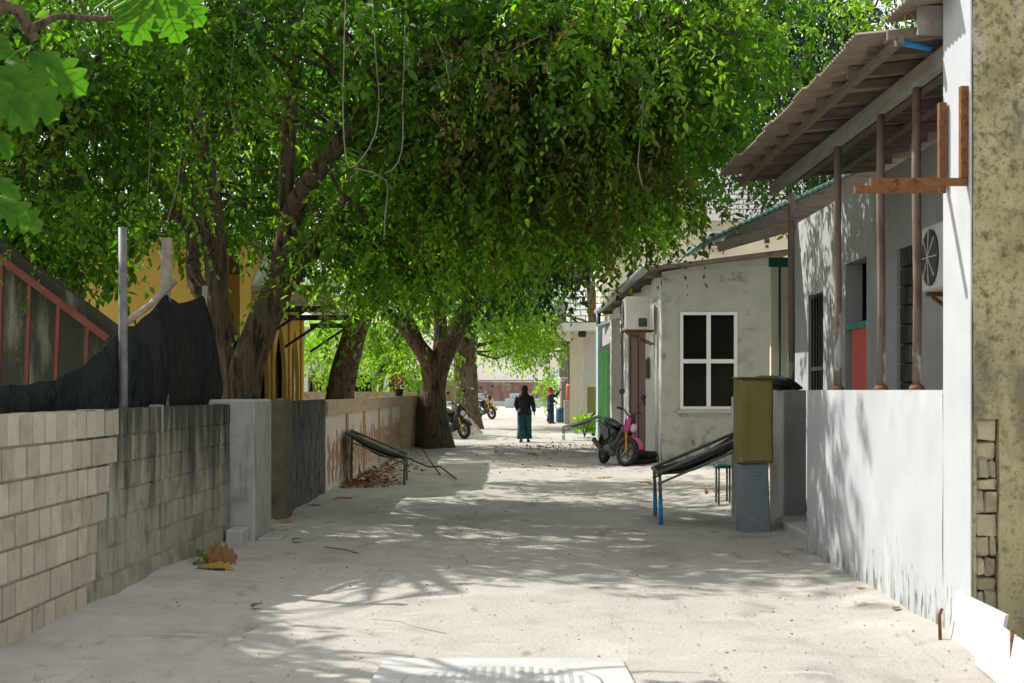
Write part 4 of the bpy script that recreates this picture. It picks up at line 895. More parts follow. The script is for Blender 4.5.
# tree at right end
b5 = Vector((3.9, 66.5, -.1))
tree('street_tree', 'bright green tree hanging over the far right side of the street', b5, [([b5, Vector((3.6, 66.5, 3)), P(590, 280, 66), P(575, 230, 64)], [.25, .2, .18, .1])],
     [pb(530, 335, 62, (.5, 1.5, .9), 22), pb(512, 300, 60, (1.0, 2, 1.2), 26), pb(522, 245, 57, (1.0, 2, 1.2), 24), pb(545, 350, 64, (.25, .8, .3), 5)], m_leaf2, seed=12, leaf=.16, K=12, L=.8, per=10, spread=.5, twigr=.02)
# dark tree behind the porch roof
b6 = Vector((7.4, 27.0, -.1))
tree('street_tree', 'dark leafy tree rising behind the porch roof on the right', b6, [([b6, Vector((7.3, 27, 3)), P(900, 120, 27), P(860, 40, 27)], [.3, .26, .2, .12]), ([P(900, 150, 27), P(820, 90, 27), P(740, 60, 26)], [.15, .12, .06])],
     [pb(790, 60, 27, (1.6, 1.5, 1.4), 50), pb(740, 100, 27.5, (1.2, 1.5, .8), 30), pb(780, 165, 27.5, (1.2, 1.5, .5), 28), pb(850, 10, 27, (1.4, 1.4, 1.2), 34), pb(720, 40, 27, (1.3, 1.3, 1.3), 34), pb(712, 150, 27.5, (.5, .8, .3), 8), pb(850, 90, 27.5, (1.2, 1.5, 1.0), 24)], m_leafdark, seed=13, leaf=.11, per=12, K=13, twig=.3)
make_crown(COL.objects[-1].parent or t1, [pb(855, 12, 24, (.6, .5, .4), 8), pb(745, 40, 23.5, (.5, .5, .4), 6)], [P(860, 40, 27)], m_leaf2, seed=33, leaf=.10, per=8, name='sun_tinted_leaves', twig=0)  # paler clumps paint sun onto the dark crown
# garden shrubs and small trees beyond the painted wall
g1 = Vector((-4.6, 50, 0))
t, _ = tree('garden_tree', 'small twin-stemmed garden tree behind the painted wall', g1, [([g1, P(378, 385, 50), P(382, 365, 50), P(372, 330, 50)], [.22, .18, .16, .1]), ([g1+Vector((.3, 0, 0)), P(394, 388, 50), P(392, 360, 50), P(402, 330, 50)], [.2, .17, .15, .1])],
     [pb(360, 340, 50, (1.6, 1.5, .9), 22), pb(405, 350, 50, (1.3, 1.5, .9), 22), pb(390, 320, 50, (2, 1.5, .8), 20)], m_leaf2, group='garden greenery', seed=14, leaf=.15, K=10, L=.7, per=9, twigr=.02)
for i, (x, y, z, r, n, lb) in enumerate([(335, 350, 56, (1.6, 1.5, 1.3), 34, 'pale green shrub glimpsed left of the leaning trunk'), (420, 372, 48, (.9, 1, .7), 18, 'leafy shrub against the massive trunk behind the wall'), (318, 320, 58, (2, 1.5, 1.4), 26, 'tall pale shrub beside the yellow building porch')]):
    g = P(x, 420, z); g.z = 0
    q = thing('garden_shrub', lb, 'shrub', g, 'garden greenery'); mb = MB(); tp = []
    for k in range(5):
        e = P(x+random.uniform(-20, 20), y, z); mb.tube([g, g.lerp(e, .5)+Vector((.1, 0, .1)), e], [.05, .04, .02], 5); tp += [g, e]
    build('stems', mb, m_bark, q); make_crown(q, [pb(x, y, z, r, n)], tp, m_leaf2, seed=40+i, leaf=.14, K=10, L=.6, per=9, name='leaves', twig=.3)
# left yard tree leaves in front of the yellow wall
g = Vector((-6.2, 20.5, 0))
tree('garden_tree', 'leafy tree over the concrete stair at the left edge', g, [([g, Vector((-6.1, 20.4, 2)), Vector((-5.8, 20, 4))], [.16, .13, .08])],
     [pb(30, 205, 19.5, (1.1, 1, .9), 28), pb(25, 268, 20, (.7, .8, .4), 14), pb(85, 200, 20, (.6, .8, .6), 10), pb(10, 130, 20, (1.2, 1, 1.2), 22), pb(185, 245, 22, (.5, .6, .3), 4)], m_leaf, group='garden greenery', seed=17, leaf=.12, per=9)

make_crown(SHRUB, [(Vector((2.35, 88, 1.5)), (.5, .5, 1.0), 22)], [(2.3, 88, 1)], m_leaf2, seed=61, leaf=.16, K=9, L=.5, per=8, name='leaves', twig=0)
# breadfruit tree near the left edge
def big_leaf(mb, base, d, up, L, r):
    d = d.normalized(); s = d.cross(up).normalized(); n = s.cross(d)
    N = 36; vs = []; 
    for i in range(N+1):
        t = i/N; lob = .52+.48*(1-abs(((t*4.3+.35+r) % 1)*2-1)**1.4); w = L*.40*math.sin(PI*min(1, t**.72))**.75*lob if t < 1 else 0
        sweep = L*(.10+.14*lob)*math.sin(PI*t**.8)
        c = base+d*L*t-n*L*.28*t*t
        for q in (-1, -.5, 0, .5, 1):
            vs.append(c+s*w*q+d*sweep*abs(q)+n*(L*.07*abs(q)*(1-.4*abs(q))+.02*L*math.sin(t*28)*abs(q)-L*.10*q*q))
    mb.add(vs, [(i*5+k, i*5+k+1, (i+1)*5+k+1, (i+1)*5+k) for i in range(N) for k in range(4)], r, True)
b7 = Vector((-4.35, 9.6, 0))
t7 = thing('breadfruit_tree', 'breadfruit tree with huge lobed bright leaves at the upper left edge', 'tree', b7, None)
mb = MB(); l7 = limb(mb, [b7, (-4.3, 9.6, 1.5), (-4.2, 9.6, 2.8), (-4.0, 9.7, 4.2), (-3.8, 9.8, 5.6)], [.16, .14, .12, .10, .07], 12)
l7 += limb(mb, [P(-60, 60, 9.8), P(5, 5, 9.9), P(28, 28, 10), P(36, 42, 10)], [.05, .045, .04, .02], 8)
limb(mb, [P(28, 30, 10), P(45, 22, 10), P(60, 16, 10.2), P(105, 19, 10.3), P(150, 10, 10.3)], [.03, .028, .024, .02, .012], 8)
build('trunk', mb, m_bark, t7)
mb = MB()
veins = []
def BL(x0, y0, x1, y1, z, up=(0, -.6, 1), dz=.0):
    a, b = P(x0, y0, z), P(x1, y1, z+dz); big_leaf(mb, a, b-a, Vector(up), (b-a).length, .5); veins.append((a, b, up)); return a
sp = [BL(28, 52, 86, 82, 9.4, (.1, -.85, .5)), BL(-12, 66, 58, 106, 9.2, (-.1, -.8, .5)), BL(-20, 78, 36, 118, 9.0, (.2, -.8, .6)), BL(-14, 200, 42, 218, 9.3, (0, -.7, .7)), BL(-20, 120, 14, 150, 9.2), BL(5, 62, 30, 58, 9.6),
      BL(150, -14, 128, 42, 9.8, (.3, -.8, .5)), BL(160, -12, 176, 40, 9.8, (-.2, -.8, .5)), BL(170, -16, 206, 18, 9.8, (.2, -.8, .5)), BL(140, -16, 108, 16, 9.9, (0, -.8, .5)), BL(-10, 40, 20, 60, 9.7), BL(-25, 170, 22, 190, 9.5), BL(-25, 25, 15, 45, 9.8)]
rr = random.Random(5)
for k in range(230):  # leaves out of view, added to shade the near left sand
    c = Vector((rr.uniform(-6.8, -3.75), rr.uniform(9.2, 13.4), rr.uniform(2.6, 5.0)))
    d = Vector((rr.uniform(-1, 1), rr.uniform(-1, 1), rr.uniform(-.7, .1))); 
    if c.x+d.normalized().x*.4 > -.343*c.y+.1 or c.x+.86*c.z > -1.9: continue
    big_leaf(mb, c, d, Vector((rr.uniform(-.3, .3), rr.uniform(-.3, .3), 1)), rr.uniform(.32, .5), .5); sp.append(c)
build('crown', mb, m_bread, t7)
mb = MB(); 
for c in sp[:13]:
    e = min(l7, key=lambda q: (Vector(q)-c).length); e = Vector(e); e = c+(e-c).normalized()*min(.35, (e-c).length)
    mb.tube([e, e.lerp(c, .5)+Vector((0, 0, .02)), c], [.008, .007, .005], 5, False)
build('leaf_stalks', mb, m_leaf2, t7)
mb = MB()
for a, b, up in veins:
    n = (b-a).normalized(); sd = n.cross(Vector(up)).normalized(); nn = sd.cross(n); L = (b-a).length
    def cv(t, q=0, sw=0): return a+(b-a)*t-nn*L*.28*t*t+sd*q*L-nn*.006+(b-a)*sw
    mb.tube([cv(i/8) for i in range(9)], [.006-.0005*i for i in range(9)], 5, False)
    for i in range(1, 7):
        for sg in (-1, 1): mb.tube([cv(i/8), cv(i/8, sg*.12, .05), cv(i/8, sg*.24*math.sin(PI*(i/8)**.72), .12)], [.003, .0022, .001], 4, False)
build('leaf_veins', mb, m_leaf2, t7)

make_crown(t7, [(Vector((-6.9, 11.7, 5.0)), (1.0, 1.3, .8), 60), (Vector((-6.3, 10.4, 4.3)), (.8, .9, .6), 36)], l7, m_leaf, leaf=.2, K=9, L=.6, per=8, seed=77, name='offscreen_shade_leaves')  # unseen dense clumps added to shade the lower left foreground
# small plant by the olive cabinet
q = thing('street_plant', 'small bright green plant under the cream wall beyond the far net seat', 'plant', (2.3, 47.5, 0))
rng = np.random.default_rng(4); n = 220
st = np.stack([2.3+rng.normal(0, .08, n), 47.5+rng.normal(0, .1, n), rng.uniform(.05, .5, n)], 1); dd = nrm(np.stack([rng.normal(0, 1, n), rng.normal(0, 1, n), rng.uniform(.2, 1.4, n)], 1))
mb = MB()
for k in range(9): mb.tube([(2.3, 47.5, 0), (2.3+dd[k][0]*.2, 47.5+dd[k][1]*.2, .6)], [.012, .006], 4)
build('stems', mb, m_leafdark, q)
leaf_object('leaves', m_leaf2, st+dd*.2, dd, np.full(n, .2), np.full(n, .07), rng.random(n), q, rng)

# ------------------------------------------------------------------ net seats
def net_seat(label, loc, rz, R, Ln, zl, zh, footmat, sag=.14, cols=24):
    t = thing('net_seat', label, 'seat', loc, 'sloping net seats along the street', rz, local=True)
    mb = MB(); r = .020
    for y in (0, Ln): mb.tube([(0, y, zl), (R, y, zh)], r, 8)
    for x, z in ((0, zl), (R, zh)): mb.tube([(x, -.02, z), (x, Ln+.02, z)], r, 8)
    for y in (0, Ln): mb.tube([(0, y, zl-.12), (R, y, zh-.12)], r*.7, 6)
    build('frame', mb, m_greymetal, t)
    mb = MB()
    for k in range(cols):
        y = Ln*(k+.5)/cols
        mb.tube([(R*u, y, zl+(zh-zl)*u-sag*4*u*(1-u)*(1-.5*abs(2*k/cols-1))+.006*random.uniform(-1, 1)) for u in [i/10 for i in range(11)]], .009, 5, False)
    for i in range(1, 20):
        u = i/20; mb.tube([(R*u, Ln*v, zl+(zh-zl)*u-sag*4*u*(1-u)*(1-.5*abs(2*v-1))) for v in [k/8 for k in range(9)]], .007, 4, False)
    build('net', mb, m_blacknet, t)
    mb = MB(); n = 12; m = 6     # woven second layer a little lower
    vs = [(R*i/n, Ln*j/m, zl+(zh-zl)*i/n-.02-sag*1.25*4*(i/n)*(1-i/n)*(1-.4*abs(2*j/m-1))) for i in range(n+1) for j in range(m+1)]
    mb.add(vs, [(i*(m+1)+j, (i+1)*(m+1)+j, (i+1)*(m+1)+j+1, i*(m+1)+j+1) for i in range(n) for j in range(m)], None, True)
    if sag > .1: build('woven_seat', mb, m_blacknet, t)
    for x, z in ((0.02, zl), (R-.02, zh)):
        for y in (.02, Ln-.02):
            mb = MB(); mb.tube([(x, y, z), (x+.01, y, z*.5)], .019, 8); lg = build('leg', mb, m_greymetal, t)
            mb = MB(); mb.tube([(x+.01, y, z*.5), (x+.012, y, -.03)], .024, 8); build('foot', mb, footmat, lg)
    return t
net_seat('net seat with bright blue feet leaning up beside the olive cabinet', (1.63, 16.75, 0), -.04, 1.05, 1.15, .57, 1.02, m_bluepaint)
net_seat('dark grey net seat sloping down from the painted wall on the left', (-1.72, 24.9, 0), PI+.04, .95, 1.15, .44, .83, m_greymetal)
net_seat('small far net seat with pale frame beside the pink motorcycle', (1.52, 44.6, 0), 0, 1.2, 1.2, .38, .74, m_galv, .09)

# low green stool frame and dried leaf under the right seat
t = thing('low_stool', 'low green topped stool under the right net seat', 'stool', (2.5, 19.3, 0))
mb = MB(); mb.rbox(2.60, 2.82, 19.1, 19.45, .50, .55, .02); build('seat', mb, m_tealdark, t)
for x in (2.64, 2.78):
    for y in (19.15, 19.40):
        mb = MB(); mb.tube([(x, y, -.02), (x, y, .51)], .014, 6); build('leg', mb, m_greymetal, t)

# ------------------------------------------------------------------ cabinets by the gate
t = thing('electric_cabinet', 'olive metal electric cabinet standing on the tilted blue-grey locker', 'cabinet', (2.53, 15.75, .76))
mb = MB(); mb.rbox(2.36, 2.70, 15.5, 16.0, .74, 1.62, .012); build('body', mb, m_olive, t)
mb = MB(); mb.rbox(2.375, 2.685, 15.475, 15.499, .765, 1.595, .008); dr = build('door', mb, m_olive, t)
mb = MB(); mb.box(2.43, 2.435, 15.470, 15.475, .80, 1.56); mb.rbox(2.655, 2.67, 15.455, 15.474, 1.15, 1.22, .004); build('handle', mb, m_olive, dr)
mb = MB(); mb.rbox(2.345, 2.71, 15.45, 16.02, 1.622, 1.637, .005); build('lid', mb, m_olive, t)
t = thing('steel_locker', 'slightly tilted blue-grey steel locker under the olive cabinet', 'locker', (2.55, 15.75, 0), rz=0, local=True)
T_ = Matrix.Shear('XY', 3, (0.0, 0.0)) if False else Matrix.Rotation(math.radians(-2.2), 3, 'Y')
mb = MB(); mb.rbox(-.165, .13, -.22, .22, -.03, .735, .008, R=T_); build('body', mb, m_locker, t)
mb = MB()
for k in range(3): mb.rbox(-.07, .07, -.232, -.215, .575+k*.035, .592+k*.035, .004, R=T_)
build('louvre', mb, m_locker, t)
mb = MB(); mb.box(-.15, .115, -.226, -.221, .02, .715, R=T_); build('door', mb, m_locker, t)
# dark cloth bag on the pier
mb = MB(); rings = []
for i in range(9):
    u = i/8; c = Vector((2.72+.52*u, 16.75, 1.52+.05*math.sin(PI*u)+(.12*(1-u)**4))); w_ = .015+.085*math.sin(PI*u)**.6
    rings.append([(c.x+.01*math.sin(k*3), c.y+w_*math.cos(k*PI/5)*(1+.2*math.sin(k*2+i)), c.z+w_*.75*math.sin(k*PI/5)*(1+.25*math.sin(k*3+i*2))) for k in range(10)])
mb.loft(rings); tag(build('cloth_bundle', mb, m_black, loc=(3.0, 16.75, 1.5)), 'dark crumpled cloth bundle lying on top of the gate pier', 'cloth')
tagged_tube('white_board_post', [(2.64, 17.9, 0), (2.64, 17.9, 1.42)], .022, m_creamwhite, 'thin pale post just behind the left edge of the olive cabinet', 'post')

# ------------------------------------------------------------------ motorcycles
def motorcycle(label, loc, rz, c1, c2, steer=.35, lean=.12, scale=1.0):
    t = thing('motorcycle', label, 'motorcycle', loc, None, rz, local=True); t.rotation_euler.x = lean; t.scale = (scale, scale, scale*1.1)
    def wheel(cx, a, nm, par):
        Rz = Matrix.Rotation(a, 3, 'Z')
        def put(mb): mb.v = [tuple(Rz @ Vector(v)+Vector((cx, 0, .27))) for v in mb.v]; return mb
        mb = MB(); rings = []
        for i in range(29):
            b = 2*PI*i/28; rings.append([((.215+.055*math.cos(q))*math.cos(b), .06*math.sin(q), (.215+.055*math.cos(q))*math.sin(b)) for q in [2*PI*k/10 for k in range(10)]])
        mb.loft(rings, cap=False); wh = build(nm, put(mb), m_tyre, par)
        mb = MB(); rings = []
        for i in range(29):
            b = 2*PI*i/28; rings.append([((.165+.012*math.cos(q))*math.cos(b), .035*math.sin(q), (.165+.012*math.cos(q))*math.sin(b)) for q in [2*PI*k/6 for k in range(6)]])
        mb.loft(rings, cap=False)
        for k in range(5): mb.seg((0, 0, 0), (.16*math.cos(k*2*PI/5), 0, .16*math.sin(k*2*PI/5)), .03, .03)
        mb.tube([(0, -.07, 0), (0, .07, 0)], .035, 10); build('rim', put(mb), m_greymetal, wh)
        mb = MB(); mb.lathe([(.09, .04), (.09, .047), (.05, .047)], axis='Y', n=18); build('brake_disc', put(mb), m_steel, wh)
        return wh
    wheel(.62, steer, 'front_wheel', t); wheel(-.60, 0, 'rear_wheel', t)
    Rs = Matrix.Rotation(steer, 3, 'Z'); pv = Vector((.50, 0, 0))
    def st(x, y, z): return Rs @ (Vector((x, y, z))-pv)+pv
    for s in (-1, 1):
        mb = MB(); mb.tube([st(.62, s*.10, .27), st(.52, s*.10, .60), st(.46, s*.10, .80)], [.028, .026, .022], 8); build('fork', mb, m_gold, t)
    mb = MB(); rings = []
    for i in range(9):
        a = math.radians(20+i*16); c = (.62+.30*math.cos(a), .27+.30*math.sin(a)); rings.append([st(c[0], y, c[1]+(.012 if abs(y) < .03 else 0)) for y in (-.075, -.04, 0, .04, .075)]+[st(c[0]*.985+.009, y, c[1]-.015) for y in (.07, 0, -.07)])
    mb.loft(rings); build('front_fender', mb, c1, t)
    mb = MB(); mb.loft([[st(.50+x, y*w_, z) for y, x in ((-1, -.02), (-.6, .05), (0, .08), (.6, .05), (1, -.02), (0, -.06))] for z, w_ in ((.58, .06), (.66, .12), (.78, .15), (.90, .13), (.98, .08))]); build('front_cowl', mb, m_black, t)
    for s in (-1, 1):
        mb = MB(); mb.loft([[st(.50+x, s*(y), z) for x, y in ((-.06, .10), (.03, .15), (.09, .11), (.02, .10))] for z in (.62, .72, .86)]+[[st(.47, s*.1, .95)]*4]); build('cowl_panel', mb, c1, t)
    mb = MB(); mb.lathe([(.0, .05), (.06, .045), (.085, .0), (.07, -.05), (.0, -.06)], (0, 0, 0), 'X', 16); mb.v = [tuple(Rs @ Vector((v[0]+.10, v[1], v[2]+.72))+pv) for v in mb.v]; build('headlight', mb, m_lamp, t)
    hb = MB(); hb.tube([st(.40, -.36, 1.03), st(.44, -.2, 1.02), st(.46, -.08, .94), st(.46, .08, .94), st(.44, .2, 1.02), st(.40, .36, 1.03)], .014, 8); hbar = build('handlebar', hb, m_black, t)
    for s in (-1, 1):
        mb = MB(); mb.tube([st(.40, s*.38, 1.03), st(.42, s*.25, 1.03)], .02, 8); build('grip', mb, m_black, hbar)
        mb = MB(); mb.tube([st(.44, s*.22, 1.03), st(.42, s*.30, 1.20), st(.42, s*.34, 1.27)], .008, 6); mb.lathe([(0, -.012), (.05, -.01), (.06, 0), (.05, .01), (0, .012)], tuple(st(.42, s*.35, 1.33)), 'X', 14); build('mirror', mb, m_black, hbar)
    def body(secs):     # secs: (x, halfwidth, zlo, zhi)
        return [[(x, hw*math.cos(a), (lo+hi)/2+(hi-lo)/2*math.sin(a)) for a in [2*PI*k/10 for k in range(10)]] for x, hw, lo, hi in secs]
    mb = MB(); mb.loft(body([(.42, .06, .35, .85), (.34, .14, .30, .80), (.20, .16, .25, .50), (0, .16, .24, .42), (-.12, .16, .25, .60)])); build('leg_shield', mb, m_black, t)
    mb = MB(); mb.loft(body([(-.05, .11, .38, .66), (-.25, .16, .36, .74), (-.55, .15, .46, .80), (-.80, .10, .60, .86), (-.95, .03, .74, .88)])); build('rear_body', mb, m_black, t)
    for s in (-1, 1):
        mb = MB(); mb.prism([(-.12, .50), (-.30, .44), (-.62, .58), (-.90, .80), (-.60, .74), (-.25, .66)], s*.14, s*.172, 'Y'); build('side_panel', mb, c2, t)
    mb = MB(); mb.loft(body([(.05, .09, .68, .76), (-.10, .14, .69, .79), (-.35, .15, .72, .81), (-.50, .14, .75, .86), (-.80, .11, .80, .90), (-.88, .05, .84, .88)])); build('seat', mb, m_black, t)
    mb = MB(); mb.loft(body([(.05, .13, .22, .36), (-.2, .14, .16, .42), (-.45, .11, .18, .40), (-.62, .06, .22, .34)])); build('engine', mb, m_greymetal, t)
    mb = MB(); mb.tube([(-.1, -.13, .2), (-.4, -.17, .25), (-.5, -.18, .30), (-.88, -.19, .42)], [.02, .03, .055, .05], 10); build('exhaust', mb, m_black, t)
    mb = MB(); mb.tube([(-.6, .12, .28), (-.72, .13, .62)], .025, 8); build('shock_absorber', mb, c1, t)
    mb = MB(); mb.prism([(-.80, .62), (-.98, .30), (-.96, .30), (-.78, .64)], -.08, .08, 'Y'); build('rear_mudguard', mb, m_black, t)
    mb = MB(); mb.rbox(-.97, -.92, -.06, .06, .72, .79, .01); build('tail_light', mb, m_red, t)
    mb = MB(); mb.tube([(0, .1, .2), (-.05, .26, .01)], .012, 6); build('kick_stand', mb, m_steel, t)
    return t
motorcycle('black and pink motorcycle parked facing the camera before the maroon door', (2.02, 29.9, .0), -PI/2+.30, m_pink, m_black, .5, -.20, .98)
motorcycle('dark motorcycle parked just beyond the massive street tree trunk', (-1.74, 46.5, 0), -PI/2+.5, m_black, m_black, .3, .12)
motorcycle('far motorcycle with yellow and black front parked at the end of the tree row', (-1.35, 77, 0), -PI/2+.5, m_yellowpl, m_yellowpl, .3, .1, 1.15)

# heap beside tree 4
mb = MB(); n = 22
vs = [(-1.9+.9*(i/n-.5)*2+.0, 52+2.6*(j/n-.5)*2, -.03+max(0, .62*(1-((i/n-.5)*2)**2)*(1-((j/n-.5)*2)**2))**1.1*(1+.35*math.sin(i*1.9+j*2.7))) for i in range(n+1) for j in range(n+1)]
mb.add(vs, [(i*(n+1)+j, (i+1)*(n+1)+j, (i+1)*(n+1)+j+1, i*(n+1)+j+1) for i in range(n) for j in range(n)], None, True)
tag(build('sand_heap', mb, m_mortar, loc=(-1.9, 52, 0)), 'low grey heap of sand and rubble between the two big trunks', 'heap')

# ------------------------------------------------------------------ people
def ell(c, rx, ry, n=16, wob=0, ph=0): return [(c[0]+rx*math.cos(a)*(1+wob*math.sin(5*a+ph)), c[1]+ry*math.sin(a)*(1+wob*math.sin(5*a+ph)), c[2]) for a in [2*PI*k/n for k in range(n)]]
def person(label, loc, rz, H, stride, arms, m_top, m_bot, m_head, topZ, arm_up=None):
    """local frame: faces +y; H height; stride = forward offset of feet"""
    t = thing('person', label, 'person', loc, None, rz, local=True); k = H/1.62
    me = bpy.data.meshes.new('body'); J = {}; V = []; E = []; Rr = []
    def j(n, p, r, par=None):
        J[n] = len(V); V.append(tuple(c*k for c in p)); Rr.append(r*k)
        if par: E.append((J[par], J[n]))
    j('pelvis', (0, 0, .88), .13); j('belly', (0, 0, 1.02), .12, 'pelvis'); j('chest', (0, .01, 1.22), .135, 'belly'); j('neckb', (0, 0, 1.36), .07, 'chest'); j('neck', (0, .01, 1.42), .05, 'neckb')
    j('jaw', (0, .03, 1.47), .072, 'neck'); j('head', (0, .02, 1.54), .088, 'jaw'); j('crown', (0, .0, 1.59), .06, 'head'); j('nose', (0, .115, 1.51), .014, 'jaw')
    for s, sd in (('l', -1), ('r', 1)):
        f = stride*sd
        j(s+'hip', (.09*sd, 0, .82), .095, 'pelvis'); j(s+'knee', (.09*sd, f*.45+.03, .47), .06, s+'hip'); j(s+'ank', (.085*sd, f*1.0-.02, .09), .04, s+'knee')
        j(s+'heel', (.085*sd, f-.04, .045), .036, s+'ank'); j(s+'toe', (.095*sd, f+.16, .03), .03, s+'ank')
        j(s+'sh', (.17*sd, 0, 1.31), .062, 'chest')
        el, wr = arms[s]; j(s+'el', el, .043, s+'sh'); j(s+'wr', wr, .028, s+'el')
        d = (Vector(wr)-Vector(el)).normalized(); pl = Vector(wr)+d*.08; j(s+'palm', tuple(pl), .030, s+'wr')
        q = d.cross(Vector((1, .2, 0))).normalized()
        for i, (o_, l_) in enumerate(((-.028, .07), (-.01, .08), (.010, .075), (.027, .06))):
            a_ = pl+q*o_+d*.035; j(f'{s}f{i}', tuple(a_), .010, s+'palm'); j(f'{s}g{i}', tuple(a_+d*l_*.5), .009, f'{s}f{i}'); j(f'{s}h{i}', tuple(a_+d*l_*.9+Vector((0, .015, 0))), .007, f'{s}g{i}')
        j(s+'th', tuple(Vector(wr)+d*.04-q*.03), .012, s+'wr'); j(s+'tt', tuple(Vector(wr)+d*.085-q*.045), .009, s+'th')
    me.from_pydata(V, E, []); o = bpy.data.objects.new('body', me); COL.objects.link(o); o.parent = t; me.materials.append(m_skin)
    md = o.modifiers.new('skin', 'SKIN'); 
    for i, sv in enumerate(me.skin_vertices[0].data): sv.radius = (Rr[i], Rr[i]); sv.use_root = (i == 0)
    o.modifiers.new('sub', 'SUBSURF').levels = 1; o.modifiers['sub'].render_levels = 1; md.use_smooth_shade = True
    # trousers, one leg at a time joined at the hips
    for s, sd in (('l', -1), ('r', 1)):
        f = stride*sd; mb = MB()
        mb.loft([[(x*k, y*k, z*k) for x, y, z in ell((cx*sd, cy, cz), rx, ry, 16, .05, cz*20)] for cx, cy, cz, rx, ry in
                 ((.07, 0, .96, .13, .135), (.085, .0, .82, .125, .135), (.09, f*.3+.01, .62, .115, .12), (.09, f*.5+.02, .45, .105, .115), (.09, f*.8, .25, .11, .12), (.09, f*.97-.01, .09, .115, .125))])
        build('trouser_leg', mb, m_bot, t)
        mb = MB(); mb.loft([[(x*k, y*k, z*k) for x, y, z in ell((.092*sd, f+.05, cz), rx, ry, 12)] for cz, rx, ry in ((-.005, .045, .13), (.02, .05, .135), (.055, .045, .12))]); build('shoe', mb, m_shoe, t)
    mb = MB(); mb.loft([[(x*k, y*k, z*k) for x, y, z in ell((0, cy, cz), rx, ry, 24, wb, cz*9)] for cz, rx, ry, cy, wb in
                        ((topZ, .215, .17, 0, .05), (topZ+.12, .20, .16, 0, .03), (1.0, .175, .145, 0, .02), (1.15, .19, .15, .0, .01), (1.28, .215, .14, 0, .01), (1.36, .16, .11, 0, 0), (1.41, .075, .075, 0, 0))]); build('tunic', mb, m_top, t)
    for s, sd in (('l', -1), ('r', 1)):
        el, wr = arms[s]; sh = Vector((.18*sd, 0, 1.30)); mb = MB()
        mb.tube([sh*k, sh.lerp(Vector(el), .5)*k, Vector(el)*k, Vector(el).lerp(Vector(wr), .5)*k, Vector(el).lerp(Vector(wr), .92)*k], [.082*k, .075*k, .066*k, .06*k, .058*k], 12, jit=.06); build('sleeve', mb, m_top, t)
    # head scarf draped over head, neck and shoulders, open at the face
    mb = MB(); rows = []
    for cz, rx, ry, cy, gapw in ((1.20, .19, .15, -.01, .0), (1.28, .20, .15, -.01, 0), (1.35, .165, .13, -.01, 0), (1.41, .10, .11, 0, 0), (1.455, .092, .115, .0, .1), (1.50, .102, .122, -.002, .62), (1.56, .105, .12, -.005, .60), (1.61, .092, .105, -.01, .35), (1.645, .055, .065, -.015, .1), (1.655, .01, .01, -.02, 0)):
        row = []
        for i in range(22):
            a = PI/2+gapw+(2*PI-2*gapw)*i/21; row.append((rx*math.cos(a)*k, (cy+ry*math.sin(a))*k, cz*k))
        rows.append(row)
    vs = [p for r_ in rows for p in r_]; mb.add(vs, [(i*22+q, i*22+q+1, (i+1)*22+q+1, (i+1)*22+q) for i in range(len(rows)-1) for q in range(21)], None, True)
    hs = build('head_scarf', mb, m_head, t); md = hs.modifiers.new('s', 'SOLIDIFY'); md.thickness = .008
    for sd in (-1, 1):
        mb = MB(); mb.rbox((.033*sd-.012)*k, (.033*sd+.012)*k, .098*k, .112*k, 1.535*k, 1.548*k, .003); build('eye', mb, m_black, t)
    mb = MB(); mb.rbox(-.022*k, .022*k, .10*k, .113*k, 1.466*k, 1.475*k, .003); build('mouth', mb, m_red, t)
    return t
person('woman in black head scarf and long teal trousers walking away down the street', (.36, 43.3, 0), -.12, 1.62, .13,
       {'l': ((-.25, .03, 1.08), (-.20, .16, .90)), 'r': ((.26, -.04, 1.07), (.27, .10, .88))}, m_blackcloth, m_tealcloth, m_blackcloth, .78)
person('person in navy clothes and red head cloth reaching up at the far stall', (1.72, 67, 0), -1.5, 1.62, .04,
       {'l': ((-.24, .06, 1.12), (-.18, .22, .98)), 'r': ((.20, .20, 1.22), (.16, .36, 1.42))}, m_navycloth, m_navycloth, m_redcloth, .55)

# ------------------------------------------------------------------ fallen leaves, twigs, litter
def dry(mb, c, L, rz, curl=.35, flat=True, up=None):
    d = Vector((math.cos(rz), math.sin(rz), .15)); big_leaf(mb, Vector(c), d, up or Vector((0, 0, 1)), L, random.random())
def heapleaf(label, x, y, spec, mat):
    g = G(x, y); mb = MB()
    for dx, dy, dz, L, rz, up in spec: dry(mb, (g.x+dx, g.y+dy, dz), L, rz, up=Vector(up))
    return tag(build('fallen_leaf', mb, mat, loc=g), label, 'leaf', 'fallen leaves on the sand')
heapleaf('big curled orange-brown fallen leaf at the foot of the mossy wall', 217, 566, [(-.13, .05, .06, .30, .3, (0, -1, .5)), (-.1, .1, .10, .24, .9, (.2, -1, .3))], m_dryleaf)
heapleaf('flat yellow fallen leaf under the curled brown one by the mossy wall', 212, 570, [(-.12, 0, .03, .30, -.1, (0, -.3, 1)), (.02, -.05, .03, .16, .5, (0, -.3, 1))], m_dryleafy)
heapleaf('green and yellow leaf tucked at the foot of the mossy wall', 197, 568, [(0, .05, .10, .18, 1.3, (0, -1, .2)), (0, 0, .05, .12, 1.9, (0, -1, .4))], m_leaf2)
heapleaf('curled brown leaf standing under the right net seat', 712, 497, [(-.08, 0, .04, .26, 1.1, (0, -1, .3)), (.08, 0, .05, .22, 2.0, (0, -1, .4))], m_dryleaf)
